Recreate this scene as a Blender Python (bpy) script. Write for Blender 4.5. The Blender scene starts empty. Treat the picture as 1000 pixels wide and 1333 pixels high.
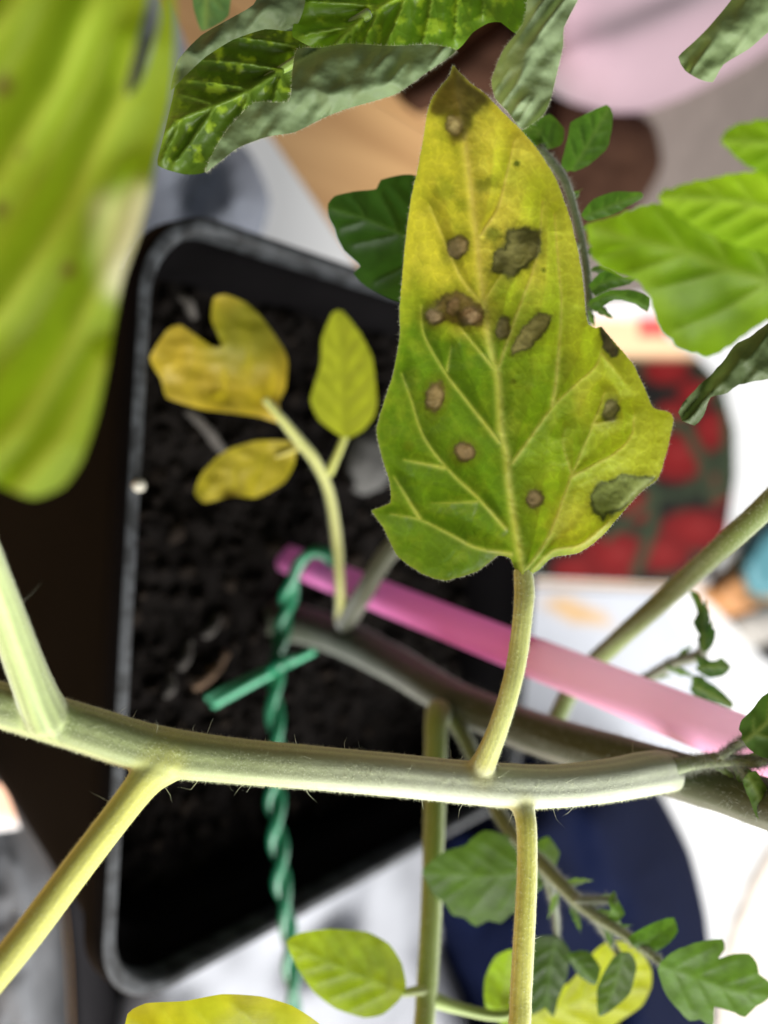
import bpy, bmesh, math, random
import numpy as np
from mathutils import Vector, Matrix
from mathutils.geometry import delaunay_2d_cdt

# ------------------------------------------------------------------ camera, light, exposure
scene = bpy.context.scene
col = scene.collection
FPX = 1046.0                       # focal length in photo pixels (phone wide lens)
PW, PH = 1000.0, 1333.0
POT_H = 0.17                       # rim height above the floor
CAM_Z = POT_H + 0.169              # camera height above the floor
Yw = np.array([0.640, -0.007, 0.7686]); Yw /= np.linalg.norm(Yw)
Xw = np.array([-0.0784, 1.0, 0.0744]); Xw -= Yw * Xw.dot(Yw); Xw /= np.linalg.norm(Xw)
Zw = np.cross(Xw, Yw)
RW = np.stack([Xw, Yw, Zw])        # camera (right, down, forward) -> world
_bl = np.array([-0.344, 0.627, 1.0]); _bl *= 0.169 / -_bl.dot(Zw)
_c = RW @ _bl + np.array([-0.1, 0.1, 0.0])
CAM = np.array([-_c[0], -_c[1], CAM_Z])

def P(x, y, z):
    """photo pixel + depth along the optical axis -> world"""
    x, y, z = np.broadcast_arrays(np.asarray(x, float), np.asarray(y, float), np.asarray(z, float))
    c = np.stack([(x - PW / 2) / FPX * z, (y - PH / 2) / FPX * z, z], -1)
    return c @ RW.T + CAM
def G(x, y, h=0.0):
    """photo pixel -> world point on the level plane at height h"""
    x, y, h = np.broadcast_arrays(np.asarray(x, float), np.asarray(y, float), np.asarray(h, float))
    r = np.stack([(x - PW / 2) / FPX, (y - PH / 2) / FPX, np.ones_like(x)], -1) @ RW.T
    t = (h - CAM_Z) / r[..., 2]
    return r * t[..., None] + CAM

cam_d = bpy.data.cameras.new('camera')
cam = bpy.data.objects.new('camera', cam_d); col.objects.link(cam)
cam_d.sensor_fit = 'VERTICAL'; cam_d.sensor_height = 36.0; cam_d.sensor_width = 27.0
cam_d.lens = 36.0 * FPX / PH
cam_d.clip_start = 0.005; cam_d.clip_end = 60
cx, cy, cz = RW @ np.array([1, 0, 0]), RW @ np.array([0, -1, 0]), RW @ np.array([0, 0, -1])
cam.matrix_world = Matrix(((cx[0], cy[0], cz[0], CAM[0]), (cx[1], cy[1], cz[1], CAM[1]),
                           (cx[2], cy[2], cz[2], CAM[2]), (0, 0, 0, 1)))
cam_d.dof.use_dof = True
cam_d.dof.focus_distance = 0.1225
cam_d.dof.aperture_fstop = cam_d.lens / 3.3
scene.camera = cam

world = bpy.data.worlds.new('World'); scene.world = world; world.use_nodes = True
world.node_tree.nodes['Background'].inputs[0].default_value = (0.92, 0.96, 1.0, 1)
world.node_tree.nodes['Background'].inputs[1].default_value = 0.12

def area(name, loc, target, sx, sy, power, colr):
    d = bpy.data.lights.new(name, 'AREA'); d.shape = 'RECTANGLE'; d.size = sx; d.size_y = sy
    d.energy = power; d.color = colr
    o = bpy.data.objects.new(name, d); col.objects.link(o); o.location = loc
    o.rotation_euler = (Vector(target) - Vector(loc)).to_track_quat('-Z', 'Y').to_euler()
    return o
area('window_light', (0.95, 1.7, 1.35), (0.05, 0.1, 0.25), 1.2, 1.4, 56, (1.0, 0.985, 0.96))
area('side_window_light', (1.25, -0.32, 0.98), (0.0, 0.0, 0.27), 1.0, 1.0, 60, (1.0, 0.985, 0.96))

scene.view_settings.view_transform = 'Standard'
scene.view_settings.look = 'None'
scene.view_settings.exposure = 0.15
scene.view_settings.gamma = 1.0
scene.render.engine = 'CYCLES'
scene.cycles.use_denoising = True
scene.cycles.max_bounces = 8
scene.cycles.transmission_bounces = 8
scene.cycles.sample_clamp_indirect = 6.0

# ------------------------------------------------------------------ helpers
rng = np.random.default_rng(7)
random.seed(7)
def srgb(r, g, b):
    f = lambda c: c / 12.92 if c <= 0.04045 else ((c + 0.055) / 1.055) ** 2.4
    return np.array([f(r / 255), f(g / 255), f(b / 255)])
def sstep(a, b, x):
    t = np.clip((x - a) / (b - a), 0, 1); return t * t * (3 - 2 * t)
def _h(ix, iy, iz, s):
    n = (ix * 374761393 + iy * 668265263 + iz * 2147483647 + s * 974634777) & 0xffffffff
    n = ((n ^ (n >> 13)) * 1274126177) & 0xffffffff
    return ((n ^ (n >> 16)) & 0xffff) / 65535.0
def vnoise(x, y, z=0.0, s=0):
    """value noise, -1..1"""
    x, y, z = np.broadcast_arrays(np.asarray(x, float), np.asarray(y, float), np.asarray(z, float))
    xi, yi, zi = (np.floor(a).astype(np.int64) for a in (x, y, z))
    fx, fy, fz = x - xi, y - yi, z - zi
    fx, fy, fz = (a * a * (3 - 2 * a) for a in (fx, fy, fz))
    r = 0
    for dx in (0, 1):
        for dy in (0, 1):
            for dz in (0, 1):
                w = (fx if dx else 1 - fx) * (fy if dy else 1 - fy) * (fz if dz else 1 - fz)
                r = r + w * _h(xi + dx, yi + dy, zi + dz, s)
    return r * 2 - 1
def fbm(x, y, z=0.0, s=0, o=4):
    r, a = 0, 1.0
    for i in range(o):
        r = r + a * vnoise(np.asarray(x) * 2 ** i, np.asarray(y) * 2 ** i, np.asarray(z) * 2 ** i, s + i); a *= 0.5
    return r / 1.6
def worley(x, y, cell, s):
    """first and second distance to jittered cell points, in cell units"""
    u, v = x / cell, y / cell; iu, iv = np.floor(u).astype(np.int64), np.floor(v).astype(np.int64); f1 = np.full(u.shape, 9.0); f2 = f1.copy()
    for a in (-1, 0, 1):
        for b in (-1, 0, 1):
            px, py = iu + a + _h(iu + a, iv + b, np.int64(1), s), iv + b + _h(iu + a, iv + b, np.int64(2), s); d = np.hypot(u - px, v - py)
            f2 = np.where(d < f1, f1, np.minimum(f2, d)); f1 = np.minimum(f1, d)
    return f1, f2
def spline(pts, n):
    """Catmull-Rom through pts, n samples"""
    p = np.asarray(pts, float)
    p = np.vstack([2 * p[0] - p[1], p, 2 * p[-1] - p[-2]])
    m = len(p) - 3
    d = np.linalg.norm(np.diff(p[1:-1, :2], axis=0), axis=1); c = np.concatenate([[0], np.cumsum(d)])
    q = np.linspace(0, c[-1], n)
    i = np.clip(np.searchsorted(c, q, side='right') - 1, 0, m - 1)
    t = ((q - c[i]) / np.maximum(d[i], 1e-9))[:, None]
    a, b, cc, dd = p[i], p[i + 1], p[i + 2], p[i + 3]
    return 0.5 * (2 * b + (cc - a) * t + (2 * a - 5 * b + 4 * cc - dd) * t ** 2 + (3 * b - a - 3 * cc + dd) * t ** 3)
def segdist(x, y, line):
    """distance of points to a polyline, and arc position 0..1 along it"""
    L = np.asarray(line, float)[:, :2]
    best = np.full(x.shape, 1e9); pos = np.zeros_like(x)
    sl = np.linalg.norm(np.diff(L, axis=0), axis=1); cum = np.concatenate([[0], np.cumsum(sl)]); tot = cum[-1]
    for k in range(len(L) - 1):
        a, b = L[k], L[k + 1]; ab = b - a; l2 = max(ab.dot(ab), 1e-9)
        t = np.clip(((x - a[0]) * ab[0] + (y - a[1]) * ab[1]) / l2, 0, 1)
        d = np.hypot(x - a[0] - t * ab[0], y - a[1] - t * ab[1])
        m = d < best; best[m] = d[m]; pos[m] = ((cum[k] + t * sl[k]) / tot)[m]
    return best, pos
def inside(x, y, poly):
    p = np.asarray(poly, float); r = np.zeros(x.shape, bool); j = len(p) - 1
    for i in range(len(p)):
        xi, yi, xj, yj = p[i, 0], p[i, 1], p[j, 0], p[j, 1]
        if yi != yj:
            r ^= ((yi > y) != (yj > y)) & (x < (xj - xi) * (y - yi) / (yj - yi) + xi)
        j = i
    return r
def sdist(x, y, poly):
    d, _ = segdist(x, y, list(poly) + [poly[0]])
    return np.where(inside(x, y, poly), -d, d)
def closed(poly, step, smooth=True):
    p = np.asarray(poly, float); n = len(p); out = []
    for i in range(n):
        a, b, c, d = p[i - 1], p[i], p[(i + 1) % n], p[(i + 2) % n]
        k = max(2, int(np.hypot(*(c - b)) / step))
        for t in np.arange(k) / k:
            if smooth:
                q = 0.5 * (2 * b + (c - a) * t + (2 * a - 5 * b + 4 * c - d) * t ** 2 + (3 * b - a - 3 * c + d) * t ** 3)
                q = 0.55 * q + 0.45 * (b + (c - b) * t)
            else:
                q = b + (c - b) * t
            out.append(q)
    return np.array(out)
def fillpoly(bound, spacing):
    """boundary polygon -> dense even triangles inside it"""
    x0, y0 = bound.min(0); x1, y1 = bound.max(0)
    xs = np.arange(x0, x1, spacing); ys = np.arange(y0, y1, spacing * 0.866)
    gx, gy = np.meshgrid(xs, ys); gx = gx + (np.arange(len(ys)) % 2)[:, None] * spacing * 0.5
    gx = gx.ravel() + rng.uniform(-.12, .12, gx.size) * spacing; gy = gy.ravel() + rng.uniform(-.12, .12, gy.size) * spacing
    ok = inside(gx, gy, bound); gx, gy = gx[ok], gy[ok]
    d, _ = segdist(gx, gy, np.vstack([bound, bound[:1]])); ok = d > spacing * 0.45
    pts = np.vstack([bound, np.stack([gx[ok], gy[ok]], -1)])
    nb = len(bound)
    r = delaunay_2d_cdt([Vector(q) for q in pts], [(i, (i + 1) % nb) for i in range(nb)], [], 1, 1e-4)
    return np.array([(v.x, v.y) for v in r[0]]), [tuple(f) for f in r[2]]
def link(name, verts, faces, mat, parent=None, cols=None, smooth=True, origin=(0, 0, 0)):
    me = bpy.data.meshes.new(name)
    v = np.asarray(verts, float) - np.asarray(origin, float)
    me.from_pydata(v.tolist(), [], [tuple(int(i) for i in f) for f in faces])
    me.update()
    if smooth: me.polygons.foreach_set('use_smooth', np.ones(len(me.polygons), bool))
    if cols is not None:
        at = me.color_attributes.new('Col', 'FLOAT_COLOR', 'POINT')
        c = np.ones((len(v), 4)); cc = np.asarray(cols); c[:, :cc.shape[-1]] = cc
        at.data.foreach_set('color', c.astype(np.float32).ravel())
    if mat: me.materials.append(mat)
    o = bpy.data.objects.new(name, me); col.objects.link(o)
    if parent is not None: o.parent = parent
    else: o.location = origin
    return o
def tag(o, label=None, cat=None, group=None, kind=None):
    if label: o['label'] = label
    if cat: o['category'] = cat
    if group: o['group'] = group
    if kind: o['kind'] = kind
    return o
def frames(path):
    t = np.gradient(path, axis=0); t /= np.linalg.norm(t, axis=1)[:, None]
    n = np.cross(t[0], [0.3, 0.2, 1.0]); n /= np.linalg.norm(n); N = [n]
    for i in range(1, len(path)):
        n = N[-1] - t[i] * N[-1].dot(t[i]); n /= np.linalg.norm(n); N.append(n)
    N = np.array(N); return t, N, np.cross(t, N)
def tube(path, rad, seg=16, ridges=0, amp=0.0, rough=0.0, seed=0, round_ends=True):
    """world path + radii -> closed tube (verts, faces, per-vertex arc position, angle)"""
    path = np.asarray(path); rad = np.asarray(rad)
    if round_ends:
        t0 = path[0] - path[1]; t0 /= np.linalg.norm(t0); t1 = path[-1] - path[-2]; t1 /= np.linalg.norm(t1)
        a = [path[0] + t0 * rad[0] * .5, path[0] + t0 * rad[0] * .35]; b = [path[-1] + t1 * rad[-1] * .35, path[-1] + t1 * rad[-1] * .5]
        path = np.vstack([a, path, b]); rad = np.concatenate([[rad[0] * .25, rad[0] * .75], rad, [rad[-1] * .75, rad[-1] * .25]])
    t, N, B = frames(path); th = np.arange(seg) / seg * 2 * np.pi; n = len(path)
    r = rad[:, None] * (1 + amp * np.cos(ridges * th)[None, :])
    if rough:
        arc = np.concatenate([[0], np.cumsum(np.linalg.norm(np.diff(path, axis=0), axis=1))])
        r = r * (1 + rough * fbm(arc[:, None] / 0.006, np.cos(th)[None] * 1.5, np.sin(th)[None] * 1.5, seed))
    v = path[:, None, :] + r[..., None] * (np.cos(th)[None, :, None] * N[:, None] + np.sin(th)[None, :, None] * B[:, None])
    v = v.reshape(-1, 3)
    f = [(i * seg + j, i * seg + (j + 1) % seg, (i + 1) * seg + (j + 1) % seg, (i + 1) * seg + j) for i in range(n - 1) for j in range(seg)]
    f.append(tuple(range(seg))[::-1]); f.append(tuple((n - 1) * seg + j for j in range(seg)))
    return v, f, np.repeat(np.linspace(0, 1, n), seg), np.tile(th, n)
def pxpath(pts, n=60):
    """[(x, y, depth, diameter_px)] -> world path and radii in metres"""
    s = spline(pts, n)
    return P(s[:, 0], s[:, 1], s[:, 2]), s[:, 3] * 0.5 * s[:, 2] / FPX
def hairs(path, rad, count, length, width, spread=0.5, droop=0.0, seed=0, long_frac=0.0, long_len=0.003):
    """fine hairs standing on a tube: one thin triangle each"""
    g = np.random.default_rng(seed); t, N, B = frames(np.asarray(path))
    i = g.integers(0, len(path) - 1, count); u = g.random(count)[:, None]
    c = path[i] * (1 - u) + path[i + 1] * u; th = g.random(count) * 2 * np.pi
    out = np.cos(th)[:, None] * N[i] + np.sin(th)[:, None] * B[i]
    base = c + out * (rad[i] * 0.97)[:, None]
    d = out + g.normal(0, spread, (count, 3)); d /= np.linalg.norm(d, axis=1)[:, None]
    L = length * g.uniform(0.4, 1.3, count); m = g.random(count) < long_frac; L[m] = long_len * g.uniform(.6, 1.2, m.sum())
    side = np.cross(d, g.normal(0, 1, (count, 3))); side /= np.linalg.norm(side, axis=1)[:, None]
    w = width * np.where(m, 1.5, 1.0)[:, None]
    bend = g.normal(0, 0.22, (count, 3)) * L[:, None]
    v = np.stack([base - side * w, base + side * w, base + d * L[:, None] * .55 + side * w * .55, base + d * L[:, None] * .55 - side * w * .55, base + d * L[:, None] + bend], 1).reshape(-1, 3)
    k = np.arange(count) * 5
    f = [(a, a + 1, a + 2, a + 3) for a in k] + [(a + 3, a + 2, a + 4) for a in k]
    return v, f

# ------------------------------------------------------------------ materials
def mat_new(name):
    m = bpy.data.materials.new(name); m.use_nodes = True; nt = m.node_tree; nt.nodes.clear()
    out = nt.nodes.new('ShaderNodeOutputMaterial'); return m, nt, out
def nd(nt, t, **kw):
    n = nt.nodes.new(t)
    for k, v in kw.items():
        if k in n.inputs: n.inputs[k].default_value = v
        else: setattr(n, k, v)
    return n
def plain(name, c, rough=0.6, spec=0.3, var=0.15, scale=60.0, bump=0.0, bscale=300.0, attr=False, metallic=0.0, sheen=0.0):
    """principled, colour from a constant or the Col attribute, modulated by noise"""
    m, nt, out = mat_new(name); b = nd(nt, 'ShaderNodeBsdfPrincipled'); L = nt.links
    b.inputs['Roughness'].default_value = rough; b.inputs['Specular IOR Level'].default_value = spec
    b.inputs['Metallic'].default_value = metallic; b.inputs['Sheen Weight'].default_value = sheen
    tc = nd(nt, 'ShaderNodeTexCoord'); no = nd(nt, 'ShaderNodeTexNoise', Scale=scale, Detail=5.0)
    L.new(tc.outputs['Object'], no.inputs['Vector'])
    mr = nd(nt, 'ShaderNodeMapRange'); mr.inputs[1].default_value = .25; mr.inputs[2].default_value = .75
    mr.inputs[3].default_value = 1 - var; mr.inputs[4].default_value = 1 + var; L.new(no.outputs[0], mr.inputs[0])
    mx = nd(nt, 'ShaderNodeMix', data_type='RGBA', blend_type='MULTIPLY'); mx.inputs[0].default_value = 1
    if attr:
        a = nd(nt, 'ShaderNodeAttribute', attribute_name='Col'); L.new(a.outputs['Color'], mx.inputs[6])
    else: mx.inputs[6].default_value = (*c, 1)
    L.new(mr.outputs[0], mx.inputs[7]); L.new(mx.outputs[2], b.inputs['Base Color'])
    if bump:
        n2 = nd(nt, 'ShaderNodeTexNoise', Scale=bscale, Detail=4.0); L.new(tc.outputs['Object'], n2.inputs['Vector'])
        bp = nd(nt, 'ShaderNodeBump', Strength=bump, Distance=0.001); L.new(n2.outputs[0], bp.inputs['Height']); L.new(bp.outputs[0], b.inputs['Normal'])
    L.new(b.outputs[0], out.inputs[0]); return m
def leaf_mat(name, trans=0.55, rough=0.5, spec=0.35, tint=(1.0, 1.12, 0.55), bump=0.35, bscale=900.0, boost=1.3):
    m, nt, out = mat_new(name); L = nt.links
    a = nd(nt, 'ShaderNodeAttribute', attribute_name='Col'); tc = nd(nt, 'ShaderNodeTexCoord')
    no = nd(nt, 'ShaderNodeTexNoise', Scale=420.0, Detail=6.0); L.new(tc.outputs['Object'], no.inputs['Vector'])
    mr = nd(nt, 'ShaderNodeMapRange'); mr.inputs[1].default_value = .3; mr.inputs[2].default_value = .7
    mr.inputs[3].default_value = .95; mr.inputs[4].default_value = 1.05; L.new(no.outputs[0], mr.inputs[0])
    mx = nd(nt, 'ShaderNodeMix', data_type='RGBA', blend_type='MULTIPLY'); mx.inputs[0].default_value = 1
    L.new(a.outputs['Color'], mx.inputs[6]); L.new(mr.outputs[0], mx.inputs[7])
    b = nd(nt, 'ShaderNodeBsdfPrincipled'); b.inputs['Roughness'].default_value = rough; b.inputs['Specular IOR Level'].default_value = spec
    L.new(mx.outputs[2], b.inputs['Base Color'])
    vo = nd(nt, 'ShaderNodeTexVoronoi', Scale=bscale); L.new(tc.outputs['Object'], vo.inputs['Vector'])
    bp = nd(nt, 'ShaderNodeBump', Strength=bump, Distance=0.0004); L.new(vo.outputs['Distance'], bp.inputs['Height']); L.new(bp.outputs[0], b.inputs['Normal'])
    tr = nd(nt, 'ShaderNodeBsdfTranslucent')
    t2 = nd(nt, 'ShaderNodeMix', data_type='RGBA', blend_type='MULTIPLY'); t2.inputs[0].default_value = 1
    t2.inputs[7].default_value = (tint[0] * boost, tint[1] * boost, tint[2] * boost, 1)
    L.new(mx.outputs[2], t2.inputs[6]); L.new(t2.outputs[2], tr.inputs['Color']); L.new(bp.outputs[0], tr.inputs['Normal'])
    ms = nd(nt, 'ShaderNodeMixShader')
    mu = nd(nt, 'ShaderNodeMath', operation='MULTIPLY'); mu.inputs[1].default_value = trans
    L.new(a.outputs['Alpha'], mu.inputs[0]); L.new(mu.outputs[0], ms.inputs[0])
    L.new(b.outputs[0], ms.inputs[1]); L.new(tr.outputs[0], ms.inputs[2]); L.new(ms.outputs[0], out.inputs[0]); return m
def hair_mat(name, c=(0.75, 0.8, 0.62), trans=0.5):
    m, nt, out = mat_new(name); L = nt.links
    d = nd(nt, 'ShaderNodeBsdfDiffuse'); d.inputs[0].default_value = (*c, 1)
    t = nd(nt, 'ShaderNodeBsdfTranslucent'); t.inputs[0].default_value = (*c, 1)
    ms = nd(nt, 'ShaderNodeMixShader'); ms.inputs[0].default_value = trans
    L.new(d.outputs[0], ms.inputs[1]); L.new(t.outputs[0], ms.inputs[2]); L.new(ms.outputs[0], out.inputs[0]); return m

M_leaf = leaf_mat('leaf_blade', bump=.08, trans=.58, boost=1.65)
M_soft = leaf_mat('soft_leaf_blade', bump=0.0, rough=0.6, trans=.6)
M_under = leaf_mat('leaf_underside', trans=0.25, rough=0.6, spec=0.3, bump=0.15, bscale=1100.0)
M_stem = plain('stem_skin', (0, 0, 0), rough=0.55, spec=0.35, var=0.05, scale=700.0, bump=0.08, bscale=2600.0, attr=True, sheen=.5)
M_hair = hair_mat('plant_hair')
M_dhair = hair_mat('stem_fuzz', (0.34, 0.36, 0.31), 0.6)

# ------------------------------------------------------------------ floor and pot
def wood_mat():
    m, nt, out = mat_new('wood_floor'); L = nt.links; b = nd(nt, 'ShaderNodeBsdfPrincipled', Roughness=0.5)
    tc = nd(nt, 'ShaderNodeTexCoord'); mp = nd(nt, 'ShaderNodeMapping'); mp.inputs['Scale'].default_value = (14, 1.4, 1)
    L.new(tc.outputs['Object'], mp.inputs[0]); no = nd(nt, 'ShaderNodeTexNoise', Scale=3.0, Detail=6.0, Distortion=0.6); L.new(mp.outputs[0], no.inputs['Vector'])
    cr = nd(nt, 'ShaderNodeValToRGB'); cr.color_ramp.elements[0].color = (0.40, 0.215, 0.085, 1); cr.color_ramp.elements[1].color = (0.60, 0.36, 0.16, 1)
    cr.color_ramp.elements[0].position = .3; cr.color_ramp.elements[1].position = .7
    L.new(no.outputs[0], cr.inputs[0]); L.new(cr.outputs[0], b.inputs['Base Color']); L.new(b.outputs[0], out.inputs[0]); return m
M_wood = wood_mat()
floor = tag(link('wooden_floor', [(-4, -4, -0.004), (4, -4, -0.004), (4, 5, -0.004), (-4, 5, -0.004)], [(0, 1, 2, 3)], M_wood), kind='structure')
k = 0
for i in range(14):                                  # boards over the part of the floor in view
    x0 = -1.1 + i * 0.14
    for y0, y1 in ((-0.5, 0.62 + 0.2 * (i % 3)), (0.62 + 0.2 * (i % 3), 2.4)):
        a, b2, c2, d2 = x0 + .0008, x0 + .1392, y0 + .0008, y1 - .0008
        link('floorboard', [(a, c2, -.003), (b2, c2, -.003), (b2, d2, -.003), (a, d2, -.003), (a + .001, c2 + .001, 0), (b2 - .001, c2 + .001, 0), (b2 - .001, d2 - .001, 0), (a + .001, d2 - .001, 0)],
             [(4, 5, 6, 7), (0, 1, 5, 4), (1, 2, 6, 5), (2, 3, 7, 6), (3, 0, 4, 7)], M_wood, floor, smooth=False)

def rsq(h, r, z, n=10):
    """rounded square ring, half size h, corner radius r"""
    out = []
    for q in range(4):
        a0 = q * math.pi / 2; sx, sy = ((1, 1), (-1, 1), (-1, -1), (1, -1))[q]
        for i in range(n + 1):
            a = a0 + i / n * math.pi / 2
            out.append((sx * (h - r) + r * math.cos(a), sy * (h - r) + r * math.sin(a), z))
    return out
def loft(rings, close=False):
    n = len(rings[0]); v = [p for r in rings for p in r]
    f = [(i * n + j, i * n + (j + 1) % n, (i + 1) * n + (j + 1) % n, (i + 1) * n + j) for i in range(len(rings) - 1) for j in range(n)]
    if close: f += [tuple((len(rings) - 1) * n + j for j in range(n)), tuple(range(n))[::-1]]
    return v, f
def rim_mat():
    m, nt, out = mat_new('scuffed_black_plastic'); L = nt.links; b = nd(nt, 'ShaderNodeBsdfPrincipled', Roughness=0.6)
    b.inputs['Specular IOR Level'].default_value = .25
    tc = nd(nt, 'ShaderNodeTexCoord'); no = nd(nt, 'ShaderNodeTexNoise', Scale=170.0, Detail=6.0, Roughness=.7); L.new(tc.outputs['Object'], no.inputs['Vector'])
    cr = nd(nt, 'ShaderNodeValToRGB'); e = cr.color_ramp.elements; e[0].position = .40; e[0].color = (.010, .011, .012, 1); e[1].position = .56; e[1].color = (.045, .049, .054, 1)
    L.new(no.outputs[0], cr.inputs[0]); L.new(cr.outputs[0], b.inputs['Base Color'])
    bp = nd(nt, 'ShaderNodeBump', Strength=.3, Distance=.001); L.new(no.outputs[0], bp.inputs['Height']); L.new(bp.outputs[0], b.inputs['Normal'])
    L.new(b.outputs[0], out.inputs[0]); return m
M_rim = rim_mat()
M_pot = plain('black_plastic', (.0028, .0025, .0028), rough=.75, spec=.02, var=.3, scale=40, bump=.08, bscale=160)
pot = tag(bpy.data.objects.new('plant_pot', None), 'square black plastic plant pot with scuffed grey rim, filled with dark soil', 'plant pot'); col.objects.link(pot)
HW = 0.1
v, f = loft([rsq(HW + .001, .021, POT_H - .010), rsq(HW + .0025, .022, POT_H - .009), rsq(HW + .0025, .022, POT_H - .0012), rsq(HW + .0021, .0215, POT_H - .0005)])
link('lip', v, f, M_pot, pot)
v, f = loft([rsq(HW + .0021, .0215, POT_H - .0005), rsq(HW + .0015, .021, POT_H),
             rsq(HW - .0008, .0195, POT_H), rsq(HW - .0016, .019, POT_H - .001), rsq(HW - .0022, .018, POT_H - .006)])
link('rim', v, f, M_rim, pot)
v, f = loft([rsq(HW - .0022, .018, POT_H - .006), rsq(HW - .0035, .018, POT_H - .013), rsq(HW - .0075, .016, POT_H - .0145), rsq(HW - .009, .016, POT_H - .03),
             rsq(HW - .026, .014, .006), rsq(.002, .001, .006)])
link('inner_wall', v, f, M_pot, pot)
v, f = loft([rsq(HW + .001, .021, POT_H - .010), rsq(HW - .002, .02, POT_H - .012), rsq(HW - .024, .018, .003), rsq(HW - .026, .017, .0), rsq(.002, .001, .0)])
link('outer_wall', v, f, M_pot, pot)

SOIL = POT_H - 0.031
def soil_h(x, y): return SOIL + 0.004 * fbm(x / .03, y / .03, 0, 3) + 0.002 * fbm(x / .007, y / .007, 0, 5) + 0.006 * np.exp(-((x - .0) ** 2 + (y + .03) ** 2) / .002)
n = 150; g = np.linspace(-HW + .0085, HW - .0085, n); gx, gy = np.meshgrid(g, g)
sv = np.stack([gx, gy, soil_h(gx, gy)], -1).reshape(-1, 3)
sf = [(i * n + j, i * n + j + 1, (i + 1) * n + j + 1, (i + 1) * n + j) for i in range(n - 1) for j in range(n - 1)]
M_soil = plain('potting_soil', (.0055, .0046, .0042), rough=.95, spec=.03, var=.7, scale=160, bump=.8, bscale=700)
tag(link('soil', sv, sf, M_soil), kind='structure')
# loose crumbs, uncountable
cv, cf, cc = [], [], []
ico = bmesh.new(); bmesh.ops.create_icosphere(ico, subdivisions=1, radius=1.0)
iv = np.array([q.co[:] for q in ico.verts]); jf = [[q.index for q in fa.verts] for fa in ico.faces]; ico.free()
for i in range(2200):
    x, y = rng.uniform(-.09, .09, 2); s = .0006 + .0028 * rng.random() ** 3
    w = iv * (1 + .35 * rng.normal(0, .5, (len(iv), 1))) * s * rng.uniform(.6, 1.4, 3)
    z = float(soil_h(x, y)); b0 = len(cv); cv.extend((w + [x, y, z + s * .25]).tolist()); cf.extend([[q + b0 for q in fa] for fa in jf])
    q = rng.random(); c = srgb(18, 15, 13) if q < .85 else srgb(32, 27, 23)
    cc.extend([c * rng.uniform(.6, 1.1)] * len(iv))
M_crumb = plain('soil_crumb', (0, 0, 0), rough=.9, spec=.15, var=.4, scale=500, attr=True)
M_crumb.node_tree.nodes['Principled BSDF'].inputs['Specular IOR Level'].default_value = .04
tag(link('soil_crumbs', cv, cf, M_crumb, cols=cc), 'loose dark crumbs of potting soil scattered over the pot', 'soil', kind='stuff')

M_chip = plain('bark', (.12, .075, .045), rough=.85, var=.4, scale=300, bump=.5, bscale=900)
M_greychip = plain('grey_bark', (.05, .045, .04), rough=.85, var=.4, scale=300, bump=.5, bscale=900)
def chip(name, x0, y0, x1, y1, wpx, mat, label, cat, group=None):
    a, b = G(x0, y0, SOIL + .004), G(x1, y1, SOIL + .005)
    for q in (a, b): q[2] = soil_h(q[0], q[1]) + .0022
    path = np.linspace(a, b, 12); path[:, 2] += .001 * np.sin(np.linspace(0, 5, 12)); z = np.linalg.norm(a - CAM)
    r = wpx * .5 * z / FPX * (0.6 + .4 * np.sin(np.linspace(.3, 2.8, 12)))
    v, f, _, _ = tube(path, r, 8, rough=.35, seed=int(x0)); return tag(link(name, v, f, mat, origin=a), label, cat, group)
chip('bark_chip', 248, 892, 292, 850, 16, M_chip, 'pale brown sliver of bark on the soil beside the green twine ends', 'bark chip')
chip('bark_chip', 232, 868, 250, 836, 13, M_greychip, 'greyish bark chip on the soil next to the pale brown sliver of bark', 'bark chip')
chip('bark_chip', 262, 826, 290, 800, 13, M_greychip, 'greyish bark chip on the soil at the foot of the main stem', 'bark chip')
chip('bark_chip', 214, 905, 226, 880, 12, M_greychip, 'greyish bark chip on the soil just inside the pot rim, partly behind the leaf stalk', 'bark chip')
chip('twig', 240, 535, 295, 592, 15, M_greychip, 'short grey-brown twig on the soil below the yellow leaflets', 'twig')
chip('bark_chip', 240, 385, 262, 412, 13, M_greychip, 'weathered grey bark chip in the soil at the pot corner above the yellow leaf', 'bark chip')
bm = bmesh.new(); bmesh.ops.create_icosphere(bm, subdivisions=4, radius=1)
sv = np.array([q.co[:] for q in bm.verts]); sfc = [[q.index for q in fa.verts] for fa in bm.faces]; bm.free()
def pebble(name, px, py, h, r, mat, label, seed):
    c = G(px, py, h); w = sv * (1 + .18 * fbm(sv[:, 0] * 1.6, sv[:, 1] * 1.6, sv[:, 2] * 1.6, seed)[:, None]) * np.array(r)
    return tag(link(name, w + c, sfc, mat, origin=c), label, 'stone')
M_stone = plain('grey_stone', (.06, .059, .055), rough=.85, var=.35, scale=200, bump=.5, bscale=500)
pebble('stone', 478, 600, SOIL + .004, (.012, .012, .008), M_stone, 'rounded grey stone lying on the soil beside the right yellow leaflet', 3)
pebble('perlite_grain', 181, 632, POT_H + .0008, (.0016, .0018, .0013), plain('perlite', (.45, .43, .36), rough=.9), 'tiny white grain of perlite stuck on the pot rim', 4)

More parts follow.
